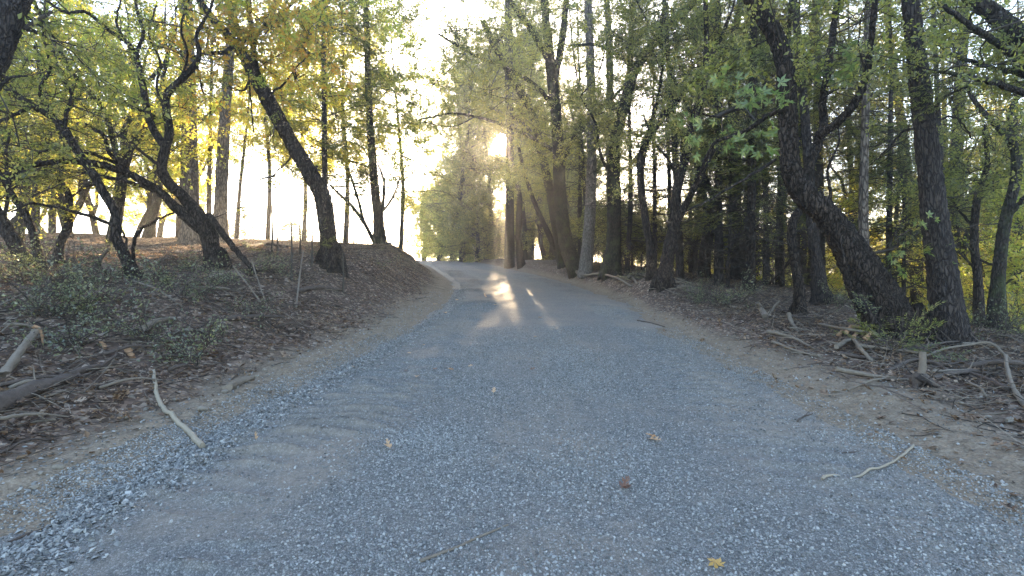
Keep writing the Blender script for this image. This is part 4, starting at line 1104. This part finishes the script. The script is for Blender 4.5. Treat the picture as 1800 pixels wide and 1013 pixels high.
for (zn, kd), rs in zz.items():
    rs.sort(key=lambda r: r[1] / r[2])
    for i, (k, x, y, s) in enumerate(rs):
        words, nm = WORDS[kd]
        lab = words + ' ' + zn + ('' if len(rs) == 1 else ', %s from left' % ORD[min(i, 38)])
        var = BG[kd][rng.integers(0, len(BG[kd]))]
        t = thing(nm, (x, y, tz(x, y)), lab.replace('the ', '') if len(lab.split()) > 16 else lab, 'tree', words + 's in the forest behind')
        t.rotation_euler[2] = rng.uniform(0, 6.28); t.scale = (s, s, s * rng.uniform(.9, 1.1))
        for pn, me in var: link(pn, me, t)
# ------------------------------------------------------------------ shrubs and seedlings
def on(px, py):
    g = ground_at(px, py)
    return g if g is not None else P(px, py, 18)
def shrub(px, py, hpx, wpx, n, label, kind='shrub', name='shrub', sc=.5, flat=False):
    g = on(px, py); D = g[1]; h = hpx / 900 * D; w = wpx / 900 * D
    g[2] = float(surf(g[0], g[1])) - .03
    root = thing(name, g, label, 'shrub' if name == 'shrub' else 'seedling')
    st = MB(); mb = MB(); pos, dr = [], []
    for i in range(max(3, n // 9)):
        d = np.array([rng.normal(0, .5) * w / h, rng.normal(0, .5) * w / h, 1.0])
        q = wander((rng.normal(0, .05), rng.normal(0, .05), 0), d, h * rng.uniform(.6, 1.0), 5, .16)
        add_tube(st, q, np.linspace(.006, .002, 6), 4, 0)
        for k in range(6): 
            t = rng.integers(1, 6); pos.append(q[t]); dr.append(unit(1)[0] * [1, 1, .5] + [0, 0, .25])
    pos = np.array(pos); dr = np.array(dr); br = rng.random(len(pos)) < (.5 if kind == 'shrub' else .1)
    add_sprays(mb, kind, pos[~br], dr[~br], sc * rng.uniform(.7, 1.5, (~br).sum()), flat)
    add_sprays(mb, 'bare', pos[br], dr[br], sc * rng.uniform(.8, 1.6, br.sum()), False, 1, 1)
    link('stem', st.mesh('stem', ['twig']), root)
    link('foliage', mb.mesh('foliage', [LEAFM[kind], 'twig']), root)
for a in [
    (40, 500, 75, 110, 70, 'dense dark bush at the far left end of the bank'),
    (120, 510, 60, 110, 60, 'dark low bush at the foot of the thin wavy stem'),
    (185, 500, 45, 90, 44, 'small-leaved bush between the wavy stem and the smooth madrone'),
    (60, 560, 60, 120, 60, 'tangled dark bush on the slope above the split log'),
    (165, 560, 40, 100, 40, 'olive green bush in the middle of the left slope'),
    (290, 500, 40, 80, 34, 'leafy bush between the smooth madrone and the twisting madrone'),
    (340, 478, 34, 50, 24, 'light green bush touching the base of the twisting madrone'),
    (345, 530, 38, 90, 36, 'grey-green bush on the slope below the twisting madrone'),
    (372, 500, 26, 50, 20, 'bluish small bush right below the twisting madrone trunk'),
    (270, 600, 34, 90, 30, 'low leafy shrub beside the pale log on the slope'),
    (130, 610, 32, 80, 22, 'sparse yellowish shrub above the dark log'),
    (375, 600, 30, 80, 26, 'flat green shrub near the middle of the lower slope'),
    (480, 480, 24, 60, 18, 'small green bush on the bank crest under the leaning oak limb'),
    (440, 545, 24, 60, 18, 'sparse low shrub right of the bare whips on the slope'),
    (330, 640, 20, 50, 12, 'tiny leafy shrub just above the dark bare soil')]:
    shrub(*a)
for a in [
    (1225, 530, 34, 90, 46, 'dark leafy bush right of the dirt mound'),
    (1258, 540, 30, 50, 24, 'brighter green bush at the verge next to the mound bush'),
    (1110, 492, 26, 50, 24, 'low bush between the pale pine and the dirt mound'),
    (1300, 535, 34, 70, 34, 'dark bush at the foot of the straight black fir'),
    (1700, 590, 60, 90, 40, 'dark undergrowth bush behind the thick fir'),
    (1770, 600, 70, 90, 46, 'shaded bush at the foot of the crooked dark oak'),
    (1480, 540, 40, 60, 24, 'small bush behind the broken trunk')]:
    shrub(*a)
shrub(1562, 628, 85, 50, 18, 'small fir seedling with flat fronds in front of the broken trunk', 'fir', 'fir_seedling', .42, True)
shrub(1400, 505, 60, 60, 30, 'young fir bush behind the curved secondary stem', 'fir', 'fir_seedling', .5, True)

# ------------------------------------------------------------------ fallen wood
def stick(pts, w, mat, label, name='branch', cat='branch', lift=0.0, k=7, rough=.25, forks=(), group=None):
    """pts: places on the ground (px, py[, height above it])"""
    q = []
    for p in pts:
        g = on(p[0], p[1]); z = float(surf(g[0], g[1]))
        q.append([g[0], g[1], z + (p[2] if len(p) > 2 else 0) + lift])
    q = np.array(q); D = q[:, 1].mean()
    w = (w, w * .55) if not isinstance(w, tuple) else w
    r = np.linspace(w[0], w[1], len(q)) / 2 / 900 * D
    q[:, 2] += r * .6
    S = spline(np.column_stack([q, r]), 6); S[1:-1, :3] += rng.normal(0, .12, (len(S) - 2, 3)) * S[1:-1, 3:4]
    S[:, 2] = np.maximum(S[:, 2], surf(S[:, 0], S[:, 1]) + S[:, 3] * .7 + (.008 if mat == 'pale_stick' else 0))
    base = S[len(S) // 2, :3].copy()
    mb = MB(); add_tube(mb, S[:, :3], S[:, 3], k, 0, rough, True)
    o = tag(link(name, mb.mesh(name, [mat], base), None, base), label, cat, group)
    for f in forks:
        i = int(f[0] * (len(S) - 1)); s0 = S[i]
        w2 = wander(s0[:3], f[1], f[2], 5, .2)
        m2 = MB(); add_tube(m2, w2, np.linspace(s0[3] * .7, .002, 6), 5, 0, rough, True)
        link('side_twig', m2.mesh('side_twig', [mat], base), o)
    return o
stick([(270, 655), (275, 695), (290, 725), (312, 748), (333, 765), (356, 790)], (7, 9), 'pale_stick', 'pale bent stick lying from the left slope down onto the gravel', 'stick', 'stick', forks=[(.2, (-.3, .5, .5), .12)])
stick([(1445, 857), (1490, 848), (1535, 833), (1575, 812), (1606, 787)], (4.5, 4), 'pale_stick', 'long pale curved stick on the right side of the gravel', 'stick', 'stick')
stick([(738, 1012), (790, 985), (840, 962), (893, 940)], (6, 3.5), 'dead_wood', 'thin dark-tipped stick lying nearest to the viewer on the gravel', 'stick', 'stick')
stick([(1120, 566), (1145, 570), (1168, 576)], (2.5, 2), 'dark_wood', 'thin dark twig on the gravel below the dirt mound', 'stick', 'stick')
stick([(1402, 745), (1412, 735), (1432, 728)], (3.5, 2), 'dark_wood', 'short dark forked twig on the blue gravel at right', 'stick', 'stick', forks=[(.5, (.5, .3, .3), .08)])
stick([(1466, 800), (1485, 797), (1510, 797)], (3, 2), 'dark_wood', 'tiny dark twig between the forked twig and the long curved stick', 'stick', 'stick')
stick([(-40, 735), (20, 712), (80, 688), (135, 670)], (30, 20), 'dark_wood', 'thick furrowed dark log on the left slope', 'log', 'log', k=12, rough=.35)
stick([(120, 674, .05), (170, 655, .04), (215, 640)], (12, 7), 'dark_wood', 'narrower dark branch running on from the furrowed log', forks=[(.6, (.4, .2, .5), .25)])
stick([(8, 668, .02), (40, 638, .1), (62, 616, .17)], (14, 11), 'dead_wood', 'split pale branch end leaning up beside the furrowed log', 'broken_branch', 'branch', k=10, rough=.35)
stick([(58, 614, .2), (70, 611, .17), (76, 622, .08)], (7, 3), 'split_wood', 'torn orange splinter bending down from the split pale branch', 'splinter', 'splinter', k=6, rough=.6)
stick([(224, 624, .03), (233, 632, .0)], (9, 8), 'split_wood', 'bright orange chunk of torn wood on the left slope', 'wood_chunk', 'wood', k=7, rough=.8)
stick([(178, 609, .02), (185, 616, .0)], (6, 5), 'split_wood', 'smaller pale orange chunk left of the bright orange one', 'wood_chunk', 'wood', k=7, rough=.8)
stick([(250, 588, .03), (278, 575, .03), (308, 565, .02)], (11, 8), 'dead_wood', 'short pale log lying mid-slope among green leaves', 'log', 'log', k=9)
stick([(62, 706), (105, 696), (152, 682)], (4, 3), 'dead_wood', 'straight pale stick along the underside of the furrowed log', 'stick', 'stick')
stick([(30, 752), (60, 747), (98, 742)], (7, 5), 'dead_wood', 'crooked grey stick on the litter below the furrowed log', 'stick', 'stick')
stick([(235, 508, .1), (280, 520, .06), (322, 542)], (4, 2.5), 'dead_wood', 'pale arched twig below the smooth madrone', 'stick', 'stick')
stick([(410, 508, .35), (440, 525, .15), (466, 545)], (2.5, 2.5), 'dead_wood', 'long straw-coloured whip leaning over the slope', 'stick', 'stick')
stick([(442, 498, .4), (455, 520, .2), (470, 541)], (2.2, 2.2), 'dead_wood', 'second straw-coloured whip crossing the long one', 'stick', 'stick')
stick([(520, 545, .0), (528, 500, .25), (533, 475, .4)], (3, 2), 'dead_wood', 'upright straw-coloured stalk on the slope below the leaning oak', 'stick', 'stick')
stick([(400, 690), (420, 678), (445, 668)], (16, 11), 'dead_wood', 'short weathered root chunk lying on the left dirt edge', 'wood_chunk', 'wood', k=9, rough=.4)
stick([(395, 565), (450, 560), (500, 562)], (9, 6), 'dark_wood', 'dark rotten branch lying along the middle of the left bank')
stick([(520, 515), (560, 508), (600, 512)], (8, 5), 'dark_wood', 'dark rotten branch below the leaning oak on the bank')
stick([(180, 665), (197, 645), (205, 625)], (3, 2), 'dead_wood', 'small upright stick by the bright orange chunk', 'stick', 'stick', lift=.03)
stick([(0, 810, .02), (50, 782, .02), (100, 778)], (5, 3), 'dark_wood', 'dark crooked stick in the litter at the lower left corner', 'stick', 'stick')
stick([(15, 965), (60, 940), (100, 930)], (6, 3), 'dark_wood', 'dark damp stick on the gravel at the lower left corner', 'stick', 'stick')
stick([(430, 436, .0), (470, 434, .05), (505, 436)], (7, 5), 'dark_wood', 'dark branch lying on the sunlit bank crest', 'branch')
# right verge
stick([(1575, 606, .03), (1620, 604, .08), (1660, 607, .05), (1698, 618)], (7, 5), 'dark_wood', 'dark root-like branch between the great maple and the thick fir')
stick([(1628, 634, .05), (1660, 626, .08), (1702, 622, .1), (1740, 620, .12), (1765, 634, .06), (1794, 656)], (3, 6), 'dead_wood', 'long pale branch with an elbow in front of the thick fir')
stick([(1768, 654, .16), (1772, 675, .1), (1786, 700, .03), (1812, 728)], (6, 9), 'dead_wood', 'thick pale branch slanting down at the right edge of the verge', k=9)
stick([(1470, 617, .03), (1498, 611, .08), (1514, 624, .05), (1535, 640)], (9, 6), 'dead_wood', 'curved grey branch in front of the broken trunk', k=8, forks=[(.15, (-.6, -.2, -.1), .25)])
stick([(1331, 555, .22), (1338, 556, .12), (1345, 562, .02)], (7, 10), 'dead_wood', 'upright pale broken chunk near the curved secondary stem', 'wood_chunk', 'wood', k=8)
stick([(1370, 548, .2), (1358, 553, .1), (1346, 564, .02)], (4, 6), 'dead_wood', 'pale fork leaning right of the upright broken chunk')
stick([(1386, 564, .1), (1393, 577, .05), (1404, 588, .0)], (7, 6), 'dead_wood', 'pale knobby branch piece on the verge debris', k=8)
stick([(1000, 465, .35), (1008, 478, .15), (1024, 491, .0)], (6, 5), 'dead_wood', 'pale bowed branch propped at the foot of the forked live oak')
stick([(1025, 489, .05), (1050, 490, .12), (1080, 496, .12), (1110, 507, .0)], (5, 3), 'dead_wood', 'pale arched branches edge on the verge before the sweeping oak')
stick([(1105, 500, .22), (1112, 496, .12), (1120, 503, .0)], (5, 3), 'dead_wood', 'short pale branch standing up behind the dirt mound')
stick([(1560, 655, .0), (1610, 640, .04), (1660, 648, .03), (1700, 640, .03)], (7, 4), 'dark_wood', 'dark branch lying across the debris left of the rooted stub')
stick([(1640, 672, .02), (1700, 668, .05), (1770, 690, .03)], (10, 7), 'dark_wood', 'heavy dark branch sunk in the debris right of the rooted stub', k=8)
stick([(1700, 652, .02), (1760, 650, .07), (1815, 655, .05)], (10, 8), 'dark_wood', 'thick shaded branch under the long pale branch', k=9)
stick([(1490, 690, .01), (1530, 678, .03), (1565, 668, .02)], (5, 3.5), 'dead_wood', 'grey stick pointing to the rooted stub', 'stick', 'stick')
stick([(1700, 680, .02), (1722, 690, .03), (1738, 705, .0)], (6, 4), 'dead_wood', 'short tan forked stick on the debris below the thick fir', 'stick', 'stick', forks=[(.5, (.3, -.4, .3), .12)])
stick([(1440, 575, .03), (1490, 590, .08), (1530, 592, .05)], (5, 4), 'dead_wood', 'grey branch behind the orange splinters')
stick([(1600, 770), (1620, 768), (1655, 767)], (2.5, 2), 'dark_wood', 'thin dark twig at the dirt edge above the long curved stick', 'stick', 'stick')
# rooted stub
g = on(1618, 682)
root = thing('rooted_stub', g, 'cut upright stub rising from a lumpy root ball on the right verge', 'stump')
mb = MB(); add_tube(mb, np.array([[0, 0, .08], [.02, 0, .2], [.03, .01, .36]]), [.038, .034, .03], 9, 0, .15, True); link('stub', mb.mesh('stub', ['dead_wood']), root)
mb = MB()
for i in range(7):
    th = rng.uniform(0, 6.28); q = wander((0, 0, .09), (math.cos(th), math.sin(th), -.1), rng.uniform(.14, .26), 4, .25)
    q[:, 2] = np.maximum(q[:, 2], .0); add_tube(mb, q, [.07, .06, .04, .02, .008], 7, 0, .4)
link('root_ball', mb.mesh('root_ball', ['dark_wood']), root)
for i, (px, py) in enumerate([(1484, 590), (1497, 586), (1510, 594), (1522, 588), (1530, 598)]):
    stick([(px - 9, py + 5, .03), (px, py, .08), (px + 13, py - 5, .04)], (7, 4), 'split_wood', 'orange splintered wood piece beside the broken trunk, %s from left' % ORD[i], 'splinter', 'splinter', rough=.7, group='orange splinters by the broken trunk')
# smaller dead branches along both verges
def verge_sticks(n, pxr, pyr, where, mats, wr):
    c = []
    while len(c) < n:
        px, py = rng.uniform(*pxr), rng.uniform(*pyr)
        g = ground_at(px, py)
        if g is None: continue
        dl, dr = zone(g[0], g[1])
        if max(dl, dr) < .9: continue
        c.append((px, py))
    c.sort()
    for i, (px, py) in enumerate(c):
        D = on(px, py)[1]; ln = rng.uniform(.35, .95) / D * 900 * .5
        a = rng.normal(0, .35) + (.25 if where.startswith('right') else -.3); dx, dy = math.cos(a) * ln, math.sin(a) * ln * .35
        mat = mats[rng.integers(0, len(mats))]
        stick([(px - dx, py - dy, rng.uniform(0, .1)), (px, py + rng.normal(0, 2), rng.uniform(0, .1)), (px + dx, py + dy, 0)], (rng.uniform(*wr) / D * 8, rng.uniform(*wr) * .5 / D * 8), mat,
              '%s dead branch in the %s debris, %s from left' % ('grey' if mat == 'dead_wood' else 'dark', where, ORD[i]), 'branch', 'branch', forks=[(.6, unit(1)[0] + [0, 0, .5], rng.uniform(.1, .3))], group='dead branches in the %s debris' % where)
verge_sticks(20, (1250, 1790), (560, 700), 'right verge', ['dead_wood', 'dark_wood', 'dead_wood'], (3, 7))
verge_sticks(14, (960, 1250), (484, 520), 'right roadside', ['dead_wood'], (2.5, 6))
verge_sticks(20, (20, 560), (510, 760), 'left bank', ['dead_wood', 'dark_wood', 'dark_wood'], (1.8, 5))

# ------------------------------------------------------------------ stones along the verges
def rock_mesh(seed):
    n, k = 7, 10; r2 = np.random.default_rng(seed)
    th = np.linspace(0, math.pi, n); ph = np.arange(k) / k * 2 * math.pi
    T, Pn = np.meshgrid(th, ph, indexing='ij')
    V = np.stack([np.sin(T) * np.cos(Pn), np.sin(T) * np.sin(Pn), np.cos(T)], -1)
    for _ in range(9):       # chip flat facets
        d = r2.normal(size=3); d /= np.linalg.norm(d); h = V @ d; c = r2.uniform(.55, .85)
        V = V - np.clip(h - c, 0, 9)[..., None] * d
    V = V * [1, .75, .55]
    i, j = np.meshgrid(np.arange(n - 1), np.arange(k), indexing='ij')
    F = np.stack([i * k + j, (i + 1) * k + j, (i + 1) * k + (j + 1) % k, i * k + (j + 1) % k], -1).reshape(-1, 4)
    mb = MB(); mb.add(V.reshape(-1, 3), F, 0, False)
    return mb.mesh('stone', ['stone'])
ROCKS = [rock_mesh(s) for s in range(6)]
def stones(lst, lab, group):
    for i, (px, py, w) in enumerate(lst):
        g = on(px, py); s = w / 2 / 900 * g[1]
        o = tag(link('stone', ROCKS[i % 6], None, (g[0], g[1], float(surf(g[0], g[1])) + s * .2)), lab % ORD[i], 'stone', group)
        o.scale = (s, s, s); o.rotation_euler = (rng.normal(0, .2), rng.normal(0, .2), rng.uniform(0, 6.28))
stones(sorted([(395, 692, 15), (417, 683, 13), (434, 671, 13), (450, 664, 11), (466, 652, 11), (356, 722, 22), (432, 700, 9), (310, 706, 14), (258, 722, 15), (224, 738, 18), (102, 828, 20), (72, 836, 15), (60, 858, 16), (150, 790, 14), (492, 694, 11), (500, 640, 10), (540, 618, 9), (25, 872, 14), (185, 770, 12), (232, 700, 9)]), 'pale stone on the left dirt edge, %s from left', 'pale stones along the left dirt edge')
stones(sorted([(1776, 742, 26), (1738, 736, 16), (1786, 765, 12), (1722, 745, 10), (1605, 760, 9), (1652, 772, 10), (1380, 652, 11), (1470, 690, 9), (1516, 665, 10), (1690, 712, 11), (1760, 715, 10)]), 'pale stone on the right dirt shoulder, %s from left', 'pale stones on the right dirt shoulder')

# ------------------------------------------------------------------ single fallen leaves on the gravel
def fallen(lst, word, mat, kind='oak'):
    for i, (px, py, w) in enumerate(lst):
        g = on(px, py); z = float(surf(g[0], g[1])); L = max(w / 900 * g[1] * 1.1, .05)
        mb = MB()
        for q in range(2 if w > 16 else 1):
            ax = unit(1) * [1, 1, .2]; V, F = lobed(np.array([[-.4 * L * ax[0, 0] / np.linalg.norm(ax), -.4 * L * ax[0, 1] / np.linalg.norm(ax), .012 + .01 * q]]), ax, unit(1) * .35 + [0, 0, 1.], [L], kind)
            V[:, 2] += .25 * np.abs(V[:, 0] * ax[0, 1] - V[:, 1] * ax[0, 0])
            mb.add(V, F, 0)
        tag(link('fallen_leaf', mb.mesh('fallen_leaf', [mat]), None, (g[0], g[1], z + .004)), '%s lying on the gravel road, %s from left' % (word, ORD[i]), 'leaf', word + ' group on the road')
fallen(sorted([(683, 796, 20), (1148, 779, 24), (733, 667, 15), (793, 656, 13), (828, 646, 10), (868, 703, 12), (782, 553, 12), (765, 537, 12), (803, 532, 8), (868, 540, 10), (853, 527, 10), (450, 801, 16), (940, 598, 7), (948, 562, 8), (718, 626, 9), (620, 652, 10), (745, 611, 8)]), 'pale tan oak leaf', 'fallen_tan')
fallen(sorted([(1097, 871, 30), (983, 795, 9), (765, 653, 11), (935, 659, 12), (713, 656, 9), (850, 541, 8), (1025, 642, 8)]), 'dark brown curled leaf', 'fallen_brown')
fallen([(1258, 1003, 19)], 'yellow maple leaf', 'fallen_yellow', 'maple')
for o in scn.objects:
    if o.get('label', '').startswith('yellow maple'): o['label'] = 'yellow maple leaf on the gravel at the very bottom edge of the view'

# ------------------------------------------------------------------ air
hv = MB()
x0, x1, y0, y1, z0, z1 = -950, 950, -320, 1450, -28, 34
V = [(x, y, z) for z in (z0, z1) for y in (y0, y1) for x in (x0, x1)]
hv.add(V, [[0, 2, 3, 1], [4, 5, 7, 6], [0, 1, 5, 4], [2, 6, 7, 3], [0, 4, 6, 2], [1, 3, 7, 5]])
hm, hnt, hout = new_mat("haze")
pv = N(hnt, "ShaderNodeVolumePrincipled")
pv.inputs['Density'].default_value = HAZE
pv.inputs['Color'].default_value = (.92, .93, .95, 1)
pv.inputs['Anisotropy'].default_value = .75
hnt.links.new(pv.outputs[0], hout.inputs['Volume'])
if HAZE > 0: tag(link('haze', hv.mesh('haze', [hm])), kind='stuff')
